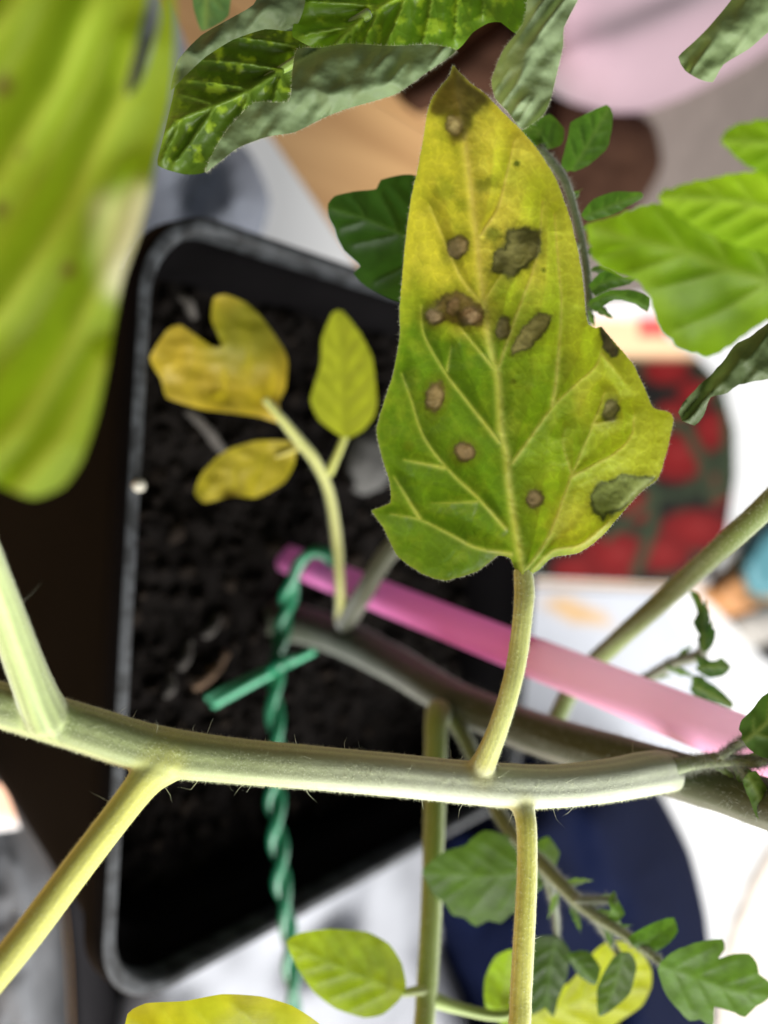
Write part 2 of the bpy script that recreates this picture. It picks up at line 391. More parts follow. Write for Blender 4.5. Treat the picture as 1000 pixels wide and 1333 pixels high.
# ------------------------------------------------------------------ things round the pot
def heap(name, poly, h, prof, mat, label, cat, spacing=9, folds=None, cols=None, smooth=True, step=14, lift=0.0):
    """a cloth heap or padded thing standing on the floor inside the outline, highest in the middle"""
    b = closed(poly, step, smooth); p, f = fillpoly(b, spacing); x, y = p[:, 0], p[:, 1]
    d, _ = segdist(x, y, np.vstack([b, b[:1]])); t = np.clip(d / prof, 0, 1)
    hh = lift + h * np.sqrt(np.clip(1 - (1 - t) ** 2, 0, 1))
    if folds is not None: hh = hh + folds(x, y) * t
    v = G(x, y, np.maximum(hh, 0.0005)); o = v[:, :].mean(0); o[2] = 0
    return tag(link(name, v, f, mat, cols=cols(x, y) if cols else None, origin=o), label, cat)
def sheet(name, poly, h, mat, label, cat, cols=None, spacing=24, thick=0.0012, smooth=False, curl=0.0):
    b = closed(poly, 16, smooth); p, f = fillpoly(b, spacing); x, y = p[:, 0], p[:, 1]; n = len(p)
    hh = h + thick + curl * np.clip(fbm(x / 90, y / 90, 0, 8), 0, 1)
    top = G(x, y, hh); bot = top.copy(); bot[:, 2] -= thick
    nb = len(b); c = np.vstack([cols(x, y)] * 2) if cols else None
    faces = list(f) + [tuple(i + n for i in q)[::-1] for q in f] + [(i, (i + 1) % nb, (i + 1) % nb + n, i + n) for i in range(nb)]
    o = top.mean(0); o[2] = h
    ob = link(name, np.vstack([top, bot]), faces, mat, cols=c, origin=o, smooth=False); return tag(ob, label, cat) if label else ob
M_paper = plain('white_paper', (.66, .665, .67), rough=.6, var=.04, scale=6)
M_card = plain('bluish_white_card', (.55, .57, .62), rough=.5, var=.04, scale=6)
M_print = plain('printed_card', (0, 0, 0), rough=.8, spec=.08, var=.06, scale=40, attr=True)
def card_cols(x, y):
    c = np.tile([.46, .48, .53], (len(x), 1)); d = sdist(x, y, [(700, 785), (735, 775), (790, 800), (800, 815), (745, 812)])
    w = sstep(6, -8, d)[:, None]; return c * (1 - w) + np.array([.55, .36, .18]) * w
sheet('paper_sheet', [(120, 60), (290, 110), (352, 178), (470, 352), (560, 470), (560, 600), (300, 600), (100, 300)], 0.0, M_paper,
      'plain white paper sheet on the wooden floor behind the pot corner', 'paper')
sheet('paper_sheet', [(560, 380), (1060, 330), (1090, 600), (985, 690), (920, 764), (560, 750)], 0.0005, M_paper,
      'white leaflet page on the floor under the printed tomato picture', 'paper')
sheet('paper_sheet', [(560, 756), (905, 769), (1100, 945), (1100, 1120), (980, 1345), (700, 1345), (560, 960)], 0.0, M_paper,
      'large bright white paper sheet behind the pink stake and navy cloth', 'paper')
sheet('printed_card', [(600, 764), (858, 772), (935, 885), (900, 990), (600, 960)], 0.0025, M_print,
      'bluish white card with a pale orange patch behind the pink stake', 'card', cols=card_cols, spacing=10)
TOM = [(868, 482, 34, 22), (905, 512, 26, 20), (880, 595, 46, 36), (905, 690, 52, 30), (860, 722, 44, 26), (800, 725, 52, 36), (748, 742, 34, 22), (925, 560, 24, 30),
       (760, 650, 40, 34), (815, 560, 38, 34), (705, 690, 34, 26), (875, 540, 26, 20), (935, 640, 20, 26), (830, 660, 30, 22)]
def tomato_cols(x, y):
    c = np.tile(srgb(16, 16, 14), (len(x), 1)); gn = fbm(x / 30, y / 30, 0, 21)
    w = sstep(-.1, .35, gn)[:, None]; c = c * (1 - w) + srgb(40, 48, 32) * w
    for i, (a, b, rx, ry) in enumerate(TOM):
        q = np.hypot((x - a) / rx, (y - b) / ry); w = sstep(.98, .8, q)[:, None]
        red = srgb(122, 16, 18) * (1.2 - .55 * np.clip(q, 0, 1)[:, None]); c = c * (1 - w) + red * w
        hl = sstep(.45, .0, np.hypot((x - a - rx * .1) / rx * 1.1, (y - b + ry * .15) / ry * 1.6))[:, None]; c = c * (1 - hl * .4) + srgb(150, 60, 58) * hl * .4
    for ln, wd in (([(840, 610), (852, 650), (846, 700), (828, 745)], 8), ([(930, 490), (950, 540), (952, 590), (940, 640)], 12), ([(790, 700), (820, 670), (860, 645), (905, 640)], 6), ([(850, 545), (890, 552), (915, 600), (925, 650)], 8)):
        d, _ = segdist(x, y, ln); w = sstep(wd * 1.3, wd * .5, d)[:, None]; c = c * (1 - w) + srgb(50, 62, 42) * w
    w = sstep(472, 458, y)[:, None] * sstep(700, 740, x)[:, None]
    top = np.where((y < 415)[:, None], np.array([.8, .77, .77]), np.where(((x > 832) & (y < 438))[:, None], srgb(238, 95, 90), srgb(240, 200, 160)))
    return (c * (1 - w)) * .7 + top * w
sheet('printed_leaflet', [(690, 752), (874, 761), (925, 748), (948, 690), (958, 620), (957, 560), (940, 500), (905, 462), (870, 440), (860, 395), (700, 385)], 0.0025, M_print,
      'printed picture of ripe red tomatoes on green vines, lying on white paper', 'picture', cols=tomato_cols, spacing=5)

def cloth(name, c, **kw): return plain(name, c, rough=.95, spec=.02, var=.12, scale=30, bump=.3, bscale=1200, **kw)
M_navy = cloth('navy_fabric', tuple(srgb(22, 30, 60) * .46))
def navy_f(x, y): return (.03 * fbm(x / 95, y / 190, 0, 31, 2)) + .009 * np.sin(x / 21 + 2.2 * fbm(x / 90, y / 120, 0, 35)) + .002 * fbm(x / 30, y / 60, 0, 33, 2)
heap('navy_cloth', [(560, 1060), (640, 1000), (740, 960), (830, 985), (872, 1050), (902, 1110), (922, 1190), (930, 1270), (925, 1360), (860, 1460), (600, 1460), (610, 1330), (575, 1230), (548, 1150)], .10, 110, M_navy,
     'crumpled navy blue cloth on the floor beyond the pot', 'cloth', folds=navy_f)
M_greycloth = cloth('silver_grey_fabric', (.34, .35, .38))
def grey_f(x, y):
    u = (x * .85 + y * .5) / 60 + .8 * vnoise(x / 130, y / 130, 0, 41); return .008 * np.sin(u * 1.9) + .006 * vnoise(x / 80, y / 80, 0, 43)
heap('grey_cloth', [(150, 1345), (180, 1230), (300, 1135), (470, 1040), (600, 960), (660, 1030), (600, 1150), (575, 1230), (640, 1345), (640, 1480), (160, 1480)], .05, 60, M_greycloth,
     'rumpled silver grey cloth lying along the side of the pot', 'cloth', folds=grey_f, spacing=6)
M_slate = cloth('slate_grey_fabric', (.26, .28, .33))
heap('slate_cloth', [(60, -60), (150, -80), (225, 20), (270, 130), (330, 205), (352, 262), (330, 320), (200, 330), (100, 300), (40, 120)], .03, 60, M_slate,
     'slate grey folded cloth on white paper at the pot corner', 'cloth', folds=lambda x, y: .012 * np.sin((x + y * .5) / 34 + fbm(x / 60, y / 60, 0, 5)), spacing=7, lift=.0)
M_char = cloth('charcoal_fabric', (.15, .155, .165))
heap('charcoal_cloth', [(-140, 940), (-20, 985), (30, 1060), (76, 1140), (88, 1240), (92, 1345), (96, 1450), (-80, 1450)], .03, 50, M_char,
     'charcoal grey cloth beside the near corner of the pot', 'cloth', folds=lambda x, y: .014 * np.sin(x / 26 + fbm(x / 60, y / 90, 0, 15)), spacing=7)
sheet('printed_card', [(-60, 1010), (5, 1022), (26, 1078), (-60, 1092)], 0.04, M_print, 'small pale orange printed card lying on the charcoal cloth', 'card',
      cols=lambda x, y: np.where((y < 1064)[:, None], srgb(240, 190, 160), np.array([.8, .8, .8])))
heap('black_cloth', [(60, 1095), (118, 1180), (150, 1265), (200, 1345), (210, 1450), (100, 1450), (95, 1345), (90, 1240), (80, 1150)], .012, 20, cloth('black_fabric', (.022, .021, .023)), 'narrow black cloth between the pot and the charcoal cloth', 'cloth', spacing=6)
M_pink = plain('pink_fabric', tuple(srgb(150, 124, 134)), rough=.85, var=.05, scale=12, sheen=.2)
def pink_f(x, y):
    u = (y + x * .42) / 15; return .0035 * np.sin(u) * (0.6 + .4 * vnoise(x / 80, y / 40, 0, 51)) + .003 * np.sin(u * .43 + 1)
heap('pink_cushion', [(640, -160), (660, -40), (690, 90), (735, 136), (790, 152), (835, 147), (890, 127), (950, 97), (1010, 60), (1080, -20), (1100, -160)], .09, 120, M_pink,
     'pale pink ribbed cushion with a rounded edge behind the curled leaves', 'cushion', folds=pink_f, spacing=5)
M_rug = cloth('taupe_fabric', tuple(srgb(128, 118, 112)))
sheet('taupe_mat', [(600, 100), (660, 20), (1150, -60), (1150, 400), (860, 380), (740, 400), (660, 300)], 0.0, M_rug, 'taupe grey mat on the floor below the pink cushion', 'mat', smooth=True, thick=.004)
M_brown = cloth('dark_brown_fabric', tuple(srgb(64, 44, 34)))
heap('brown_cloth', [(720, 120), (790, 130), (850, 160), (862, 215), (835, 265), (790, 310), (730, 330), (700, 240)], .03, 40, M_brown, 'dark brown cloth heap between the pink cushion and the blurred leaves', 'cloth',
     folds=lambda x, y: .006 * fbm(x / 30, y / 30, 0, 12), lift=.004)
heap('brown_pouch', [(515, 122), (560, 92), (610, 50), (655, 20), (690, 60), (680, 130), (600, 128), (545, 150)], .03, 34, M_brown, 'dark brown pouch lying on the wooden floor behind the leaf tip', 'pouch',
     folds=lambda x, y: .004 * fbm(x / 30, y / 30, 0, 13))
M_beige = plain('beige_fabric', tuple(srgb(200, 190, 180)), rough=.85, var=.06, scale=12)
heap('beige_cushion', [(1120, 1040), (1010, 1085), (972, 1145), (945, 1215), (928, 1300), (940, 1400), (1150, 1420)], .03, 120, M_beige, 'beige padded cushion edge behind the dark lobed leaf', 'cushion')
heap('teal_box', [(962, 735), (990, 690), (1060, 640), (1090, 700), (1010, 775), (975, 772)], .03, 12, plain('teal_card', tuple(srgb(70, 125, 135)), rough=.5), 'teal box behind the olive green leaf stalk', 'box')
heap('wooden_block', [(925, 772), (962, 738), (978, 778), (1000, 790), (955, 806)], .025, 10, plain('block_wood', tuple(srgb(176, 122, 70)), rough=.6), 'small brown wooden block between the teal box and white paper', 'block')
heap('grey_ball', [(950, 806), (975, 788), (1015, 786), (1040, 812), (1000, 845), (970, 838)], .03, 22, plain('grey_rubber', tuple(srgb(150, 145, 138)), rough=.6), 'rounded grey lump beside the wooden block', 'stone')
heap('black_case', [(985, 850), (1040, 815), (1100, 850), (1060, 905), (1012, 872)], .03, 14, plain('black_case', (.015, .015, .016), rough=.5), 'black case at the edge of the white paper', 'case')

# ------------------------------------------------------------------ the tomato plant
base = G(340, 800, SOIL)
plant = tag(bpy.data.objects.new('tomato_plant', None), 'tomato plant with hairy stems and a yellowing leaf covered in brown spots', 'plant'); col.objects.link(plant); plant.location = base
def part(name, v, f, mat, parent=plant, cols=None, label=None):
    o = link(name, v, f, mat, parent, cols, origin=base)
    if label: o['label'] = label
    return o
GREEN, DARK, LIME, YEL = srgb(112, 140, 34), srgb(52, 84, 30), srgb(150, 178, 44), srgb(206, 180, 60)
PALE = srgb(168, 184, 108)

def auto_veins(mid, poly, n, ang=48, side_len=None):
    """midrib plus curved side veins reaching for the margin"""
    m = spline(mid, 40); out = [m[:, :2]]
    for k in range(n):
        s = (k + .6) / (n + .6); i = int(s * 39); p = m[i, :2]; t = m[min(i + 2, 39), :2] - m[max(i - 2, 0), :2]; t /= np.linalg.norm(t) + 1e-9
        for sg in (-1, 1):
            a = math.radians(ang * (1.12 - .45 * s)) * sg; d = np.array([t[0] * math.cos(a) - t[1] * math.sin(a), t[0] * math.sin(a) + t[1] * math.cos(a)])
            q = p.copy(); ln = [q.copy()]; st = 6.0
            for j in range(80):
                q = q + d * st; d = d + t * .018; d /= np.linalg.norm(d)
                if not inside(np.array([q[0]]), np.array([q[1]]), poly)[0]: break
                ln.append(q.copy())
            if len(ln) > 2: out.append(np.array(ln[:max(3, int(len(ln) * .92))]))
    return out
def leaf(poly, z, mid=None, colr=GREEN, col2=None, nveins=5, spacing=6, mat=None, tilt=(0, 0), cup=0.0, wave=0.0, roll=None, relief=0.00015, vein=PALE, vstr=.55, vw=3.0,
         serr=0.0, name='leaflet', label=None, step=7, colfn=None, veins=None, parent=None, mottle=.25, seed=None, trans=1.0, ang=48, fold=0.0, smooth=True):
    """a leaf blade inside the outline; depth follows tilt, folding along the midrib, waves and raised veins"""
    seed = seed if seed is not None else int(poly[0][0] * 3 + poly[0][1]) % 977
    b = closed(poly, step, smooth); c = b.mean(0)
    if serr:
        nrm = np.roll(b, -1, 0) - np.roll(b, 1, 0); nrm = np.stack([nrm[:, 1], -nrm[:, 0]], -1); nrm /= np.linalg.norm(nrm, axis=1)[:, None] + 1e-9
        ph = np.cumsum(np.linalg.norm(b - np.roll(b, 1, 0), axis=1)); b = b + nrm * (serr * (np.abs(((ph / (serr * 7)) % 1) - .35) * 1.6 + .5 * vnoise(ph / 9, 0, 0, seed)))[:, None]
    p, f = fillpoly(b, spacing); x, y = p[:, 0], p[:, 1]
    W = math.sqrt(abs(np.sum(b[:, 0] * np.roll(b[:, 1], -1) - b[:, 1] * np.roll(b[:, 0], -1)) * .5))
    zz = z + tilt[0] * (x - c[0]) / 100 + tilt[1] * (y - c[1]) / 100
    cols = np.tile(colr, (len(x), 1)).astype(float)
    ed, _ = segdist(x, y, np.vstack([b, b[:1]]))
    if mid is not None or veins is not None:
        vs = veins if veins is not None else auto_veins(mid, b, nveins, ang)
        dm, sm = segdist(x, y, vs[0]); dv = np.full(x.shape, 1e9)
        for ln in vs[1:]:
            d, s = segdist(x, y, ln); dv = np.minimum(dv, d + s * vw * .8)
        zz = zz + cup * (dm / W) ** 2 + fold * dm / W
        both = np.minimum(dm * .75, dv); zz = zz - relief * np.exp(-(both / (vw * 1.5)) ** 2) + relief * 1.6 * (1 - np.exp(-(both / (W * .07)) ** 2))
        if col2 is not None:
            w = np.clip(ed / (W * .22) * .5 + .5 * sstep(0, W * .3, dm) + .25 * fbm(x / W * 6, y / W * 6, 0, seed), 0, 1)[:, None]; cols = cols * w + col2 * (1 - w)
        mt = fbm(x / W * 9, y / W * 9, 0, seed + 3); cols = cols * (1 + mottle * mt[:, None])
        va = vstr * np.maximum(np.exp(-(dm / (vw * 1.3)) ** 2), .8 * np.exp(-(dv / vw) ** 2))[:, None]; cols = cols * (1 - va) + np.asarray(vein) * va
    zz = zz + wave * W / 150 * fbm(x / W * 2.2, y / W * 2.2, 0, seed + 9, 2)
    if roll is not None:                      # rolled up: strongly convex about an axis line
        ax, rw, rd = roll; da, _ = segdist(x, y, ax); zz = zz - rd * np.sqrt(np.clip(1 - (da / rw) ** 2, 0, 1)) + .0016 * np.abs(vnoise((x * .8 + y * .6) / 17, (y * .8 - x * .6) / 60, 0, seed)) + .0014 * fbm(x / 34, y / 30, 0, seed, 2) + .00016 * fbm(x / 11, y / 11, 0, seed + 4, 2)
    a = np.full((len(x), 1), trans)
    if colfn is not None: cols, a, zz = colfn(x, y, cols, a, zz, ed)
    v = P(x, y, zz)
    return part(name, v, f, mat or M_leaf, parent or plant, np.hstack([np.clip(cols, .002, .95), a]), label), b, (x, y, zz)

def stem(pts, name='leaf_stalk', c0=PALE, c1=None, seg=18, ridges=7, amp=.035, n=60, hair=0, hl=.0006, hw=.00003, label=None, parent=None, hmat=None, rough=.05, lf=0.0, ll=.003, seed=1, streak=.25):
    path, rad = pxpath(pts, n); v, f, s, th = tube(path, rad, seg, ridges, amp, rough, seed)
    c1 = c0 if c1 is None else c1; w = s[:, None]; st = (1 + streak * vnoise(np.cos(th) * 3.1, np.sin(th) * 3.1, s * 3, seed))[:, None]
    o = part(name, v, f, M_stem, parent or plant, (np.asarray(c0) * (1 - w) + np.asarray(c1) * w) * st, label)
    if hair:
        hv, hf = hairs(path, rad, hair, hl, hw, seed=seed, long_frac=lf, long_len=ll); tag(part('stalk_hairs', hv, hf, hmat or M_hair, o), kind='stuff')
    return o

# main stem: dark, hairy, from the soil up past the right of the frame
SDARK = srgb(42, 50, 22)
stem([(300, 795, .278, 56), (345, 802, .27, 54), (400, 815, .262, 48), (450, 832, .25, 48), (520, 868, .228, 48), (600, 915, .2, 50), (700, 955, .178, 54), (800, 985, .16, 56), (900, 1014, .146, 60), (1000, 1046, .134, 64), (1090, 1075, .122, 68), (1180, 1090, .112, 70)],
     'main_stem', SDARK, srgb(58, 68, 34), seg=28, ridges=9, amp=.02, n=120, hair=4500, hl=.0018, hw=.00003, hmat=M_dhair, seed=3, label='thick dark green main stem covered in fine hairs')

# ---- the compound leaf stalk in focus, one continuous surface with its leaflet stalks
RACH = [(-120, 895, .106, 58), (0, 918, .111, 58), (100, 946, .114, 60), (200, 976, .117, 62), (300, 990, .119, 57), (400, 999, .1205, 55), (500, 1008, .1215, 54), (600, 1018, .1225, 54), (660, 1023, .1235, 56), (720, 1024, .126, 54), (790, 1017, .131, 54), (840, 1008, .138, 56), (866, 1005, .1445, 52), (886, 1008, .153, 44), (900, 1012, .160, 34)]
PETS = {
    'up':    [(624, 1006, .1225, 38), (634, 985, .121, 31), (649, 948, .1195, 27), (664, 900, .119, 26), (675, 850, .1195, 26), (681, 800, .120, 26), (683, 770, .121, 27), (681, 742, .122, 25)],
    'down':  [(664, 1030, .1235, 34), (678, 1046, .1225, 30), (685, 1075, .121, 27), (686, 1130, .120, 27), (683, 1200, .119, 28), (678, 1290, .118, 29), (674, 1345, .117, 29), (650, 1440, .117, 28)],
    'left':  [(212, 992, .117, 60), (190, 1014, .1155, 46), (160, 1052, .114, 41), (100, 1130, .111, 41), (40, 1210, .108, 42), (-20, 1285, .105, 42), (-90, 1370, .102, 42)],
    'upleft': [(62, 935, .1115, 60), (46, 900, .109, 52), (22, 838, .105, 48), (-5, 765, .100, 46), (-40, 680, .092, 46), (-90, 590, .080, 44)]}
vs, fs, off = [], [], 0
lines = []
for key, pts in [('rachis', RACH)] + list(PETS.items()):
    path, rad = pxpath(pts, 110); v, f, _, _ = tube(path, rad, 28, 5 if key == 'rachis' else 3, .045, .02, 5)
    vs.append(v); fs += [tuple(i + off for i in q) for q in f]; off += len(v); lines.append((key, path, rad))
tmp = link('leaf_stalk', np.vstack(vs), fs, None)
md = tmp.modifiers.new('r', 'REMESH'); md.mode = 'VOXEL'; md.voxel_size = .00033
ev = tmp.evaluated_get(bpy.context.evaluated_depsgraph_get()); me = bpy.data.meshes.new_from_object(ev)
bm = bmesh.new(); bm.from_mesh(me)
for _ in range(5): bmesh.ops.smooth_vert(bm, verts=bm.verts, factor=.5, use_axis_x=True, use_axis_y=True, use_axis_z=True)
rv = np.array([q.co[:] for q in bm.verts]); rf = [[q.index for q in fa.verts] for fa in bm.faces]; bm.free()
bpy.data.objects.remove(tmp); bpy.data.meshes.remove(me)
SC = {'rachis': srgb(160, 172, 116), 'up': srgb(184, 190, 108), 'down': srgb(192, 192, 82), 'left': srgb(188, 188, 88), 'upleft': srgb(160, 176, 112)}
best = np.full(len(rv), 1e9); cc = np.zeros((len(rv), 3)); wsum = np.zeros(len(rv)); strk = np.zeros(len(rv))
for key, path, rad in lines:
    t, N, B = frames(path); d = np.full(len(rv), 1e9); idx = np.zeros(len(rv), int)
    for i in range(0, len(path)):
        q = np.linalg.norm(rv - path[i], axis=1) / rad[i]; m = q < d; d[m] = q[m]; idx[m] = i
    w = np.exp(-((d - 1) / .35) ** 2) + 1e-6 * (1 / d); w = np.where(d < 1, 1, w)
    rel = rv - path[idx]; th = np.arctan2((rel * B[idx]).sum(1), (rel * N[idx]).sum(1)); s = idx / len(path)
    st = 1 + .22 * vnoise(np.cos(th) * 4.2, np.sin(th) * 4.2, s * 2.5, 9) + .12 * vnoise(np.cos(th) * 9, np.sin(th) * 9, s * 6, 10) + .11 * np.cos(13 * th + 2 * vnoise(s * 5, 0, 0, 4))
    c = SC[key] * st[:, None]
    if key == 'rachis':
        sx = (sstep(.35, .72, s) * (1 - .5 * sstep(.85, 1, s)))[:, None]; c = c * .9 * (1 - .75 * sx) + .75 * sx * srgb(206, 212, 190) * st[:, None]  # whitish stretch past the middle: a highlight painted into the stalk colour
    if key in ('up', 'down'):
        k2 = np.exp(-(s / .1) ** 2)[:, None]; c = c * (1 - .6 * k2) + srgb(186, 176, 84) * .6 * k2
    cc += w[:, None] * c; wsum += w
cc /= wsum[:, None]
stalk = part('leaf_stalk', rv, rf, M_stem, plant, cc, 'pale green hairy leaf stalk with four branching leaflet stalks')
hv, hf, off = [], [], 0
for key, path, rad in lines:
    nh = {'rachis': 36000, 'up': 4500, 'down': 6000, 'left': 5500, 'upleft': 4000}[key]
    v, f = hairs(path, rad * (1.0), nh, .00042 if key == 'rachis' else .0003, .000024 if key == 'rachis' else .000018, spread=.45, seed=len(key), long_frac=.0022 if key == 'rachis' else .0004, long_len=.0026); hv.append(v); hf += [tuple(i + off for i in q) for q in f]; off += len(v)
tag(part('stalk_hairs', np.vstack(hv), hf, M_hair, stalk), kind='stuff')

# ---- the spotted leaf
ML = [(682, 752), (702, 742), (720, 726), (756, 719), (783, 699), (801, 679), (832, 643), (857, 623), (868, 589), (877, 548), (873, 537), (850, 530), (841, 508), (823, 472), (796, 440), (783, 425), (776, 427), (767, 422), (763, 409), (760, 372),
      (754, 332), (742, 282), (724, 233), (702, 197), (680, 170), (652, 143), (630, 120), (612, 107), (598, 93), (590, 85), (585, 98), (569, 118), (558, 138), (547, 201), (533, 269), (524, 350), (520, 400), (520, 436), (513, 481), (499, 526),
      (490, 557), (493, 580), (506, 625), (508, 654), (484, 665), (499, 688), (517, 724), (549, 747), (580, 756), (621, 744), (648, 724), (664, 727), (672, 745)]
MV = [[(681, 752), (679, 733), (664, 634), (659, 593), (652, 557), (648, 490), (641, 458), (630, 395), (619, 296), (607, 197), (598, 134), (591, 92)],
      [(668, 600), (690, 575), (720, 530), (750, 500), (774, 476), (785, 452)], [(720, 530), (724, 490), (731, 400), (729, 350), (720, 282)],
      [(684, 745), (715, 697), (742, 620), (774, 548), (785, 508)], [(742, 620), (774, 607), (805, 589), (821, 566), (823, 535)], [(688, 750), (720, 718), (756, 706), (792, 680)],
      [(646, 476), (675, 417), (695, 359), (702, 314), (702, 260)], [(623, 305), (648, 269), (661, 228), (666, 183)], [(661, 683), (621, 652), (589, 616), (553, 566), (535, 517), (524, 490)],
      [(580, 607), (531, 596)], [(648, 575), (607, 521), (580, 481), (553, 440), (545, 400)], [(643, 480), (598, 426)], [(625, 390), (598, 359), (576, 318), (556, 269)],
      [(666, 719), (621, 710), (585, 697), (549, 674), (508, 670)], [(549, 674), (517, 620)], [(742, 620), (733, 580), (736, 555)], [(631, 390), (660, 352)], [(785, 458), (812, 500)], [(580, 481), (587, 450)], [(774, 548), (800, 545)], [(621, 652), (560, 655)]]
def wig(p, k, s): return [(a + k * vnoise(a / 22, b / 22, 0, s), b + k * vnoise(a / 22, b / 22, 5, s)) for a, b in p]
MV = [spline(wig(q, 5 if i else 1.5, i), max(6, len(q) * 6)) for i, q in enumerate(MV)]
SPOLY = [  # outline, rim, centre, edge softness, halo
    ([(661, 300), (684, 296), (700, 303), (700, 332), (688, 350), (661, 357), (641, 352), (646, 332), (655, 323)], srgb(58, 58, 28), srgb(112, 108, 62), 5),
    ([(574, 386), (594, 382), (614, 390), (628, 404), (628, 424), (605, 424), (585, 415), (565, 421), (559, 411)], srgb(74, 64, 34), srgb(108, 90, 58), 5),
    ([(702, 408), (718, 411), (715, 424), (702, 440), (684, 453), (668, 460), (667, 451), (679, 429)], srgb(74, 70, 32), srgb(122, 114, 66), 4),
    ([(769, 643), (783, 627), (810, 619), (855, 621), (846, 632), (810, 665), (785, 677), (772, 668)], srgb(62, 68, 28), srgb(112, 122, 62), 4),
    ([(783, 425), (790, 432), (803, 452), (806, 464), (796, 466), (786, 452)], srgb(50, 46, 24), srgb(84, 76, 40), 4)]
SELL = [  # cx, cy, rx, ry, angle, rim, centre
    (597, 321, 14, 14, 0, srgb(84, 76, 40), srgb(134, 114, 78)), (568, 413, 11, 8, 0, srgb(84, 72, 42), srgb(142, 118, 84)), (590, 399, 8, 10, .3, srgb(90, 76, 46), srgb(146, 122, 88)), (613, 411, 14, 12, .2, srgb(84, 72, 42), srgb(136, 112, 80)),
    (656, 428, 9, 13, .1, srgb(66, 62, 28), srgb(96, 88, 46)), (567, 517, 12, 19, .25, srgb(80, 68, 34), srgb(136, 116, 76)), (604, 588, 13, 12, 0, srgb(80, 66, 34), srgb(142, 116, 80)),
    (697, 650, 11, 12, 0, srgb(88, 76, 36), srgb(146, 122, 84)), (796, 534, 10, 16, .4, srgb(84, 86, 34), srgb(128, 124, 68)), (592, 163, 10, 11, 0, srgb(120, 106, 60), srgb(176, 164, 112))]
def spotted(x, y, cols, a, zz, ed):
    n1, n2, n3 = fbm(x / 60, y / 60, 0, 61), fbm(x / 18, y / 18, 0, 62), fbm(x / 7, y / 7, 0, 63)
    dm, _ = segdist(x, y, MV[0]); dv = np.full(x.shape, 1e9)
    for i, ln in enumerate(MV[1:]):
        d, s = segdist(x, y, ln); dv = np.minimum(dv, d + s * 2.4 + (0 if i < 14 else 1.2))
    xm = np.interp(y, MV[0][::-1, 1], MV[0][::-1, 0]); right = sstep(-20, 30, x - xm)
    ye = np.clip(sstep(470, 320, y + 45 * n1 + 10 * right) * (1.0) + .18 * n2, 0, 1)
    ye = np.maximum(ye, .75 * sstep(75, 20, np.hypot((x - 800) / 1.0, (y - 500) / 1.2) + 14 * n2)); ye = np.maximum(ye, .8 * sstep(80, 25, np.hypot((x - 850), (y - 585)) + 18 * n2))
    ye = np.maximum(ye, .6 * sstep(70, 15, np.hypot((x - 760), (y - 680)) + 18 * n2))
    gcol = np.outer(1 - right, srgb(92, 122, 28)) + np.outer(right, srgb(124, 154, 36)); gcol = gcol * (1 + .16 * n1 + .12 * n2)[:, None]  # left of the midrib darker: part leaf tone, part painted shade
    ycol = np.outer(1 - right, srgb(184, 174, 62)) + np.outer(right, srgb(220, 212, 86)); ycol = ycol * (1 + .06 * n2)[:, None]
    c = gcol * (1 - ye[:, None]) + ycol * ye[:, None]
    edge = sstep(90, 25, ed + 14 * n1) * right
    lime = np.clip(sstep(670, 860, x + 25 * n1) * sstep(390, 460, y) * .85 + .7 * edge * sstep(180, 240, y) * sstep(700, 600, y), 0, .9)[:, None]; c = c * (1 - lime) + srgb(176, 192, 54) * lime
    # greener islands left in the yellow, netted greener tissue around spots
    for gx_, gy_, r, k in ((632, 240, 16, .7), (580, 250, 18, .5), (602, 266, 12, .5), (640, 306, 16, .75), (673, 213, 5, 1), (708, 352, 5, 1), (668, 497, 6, .9), (533, 580, 10, .6), (597, 318, 30, .35), (672, 327, 46, .25), (590, 404, 56, .25), (692, 432, 44, .2), (590, 130, 60, .35),
                          (690, 490, 30, .3), (735, 480, 26, .4), (560, 560, 36, .2)):
        w = (k * sstep(r * 1.15, r * .25, np.hypot(x - gx_, y - gy_) + r * .35 * n2 + r * .2 * n3))[:, None]; c = c * (1 - w) + srgb(98, 112, 28) * w
    wf1, wf2 = worley(x + 5 * n2, y + 5 * n2, 15.0, 3); net = np.exp(-((wf2 - wf1) / .13) ** 2); wg1, wg2 = worley(x, y, 6.5, 4); net2 = np.exp(-((wg2 - wg1) / .16) ** 2)
    c = c * (.96 + .13 * net + .06 * net2)[:, None]
    vm = np.maximum(np.exp(-(dm / 5.4) ** 2), .9 * np.exp(-(dv / 3.2) ** 2)); c = c * (1 - .16 * (np.exp(-((np.minimum(dm * .8, dv) - 9) / 6) ** 2)))[:, None]
    vcol = srgb(190, 192, 104) * (1 - ye[:, None]) + srgb(212, 194, 104) * ye[:, None]; w = (.84 * vm)[:, None]; c = c * (1 - w) + vcol * w
    c = c * (1 + .05 * n3)[:, None]
    z2 = zz.copy(); al = a.copy()
    z2 += .0075 * (np.abs(dm) / 170) ** 1.25 + .0009 * n1
    both = np.minimum(dm * .7, dv); z2 -= .00038 * np.exp(-(both / 4.5) ** 2); z2 += .0016 * (1 - np.exp(-(both / 20) ** 2)) + .00004 * n2 - .00009 * net - .00004 * net2
    # brown dead tip
    d = sdist(x, y, [(590, 80), (622, 112), (640, 130), (612, 150), (606, 182), (590, 186), (580, 150), (556, 150), (560, 120)]) + 7 * n2; w = (.88 * sstep(7, -9, d))[:, None]; c = c * (1 - w) + (srgb(72, 58, 22) * (1 + .4 * n2)[:, None]) * w; al = al * (1 - .5 * w)
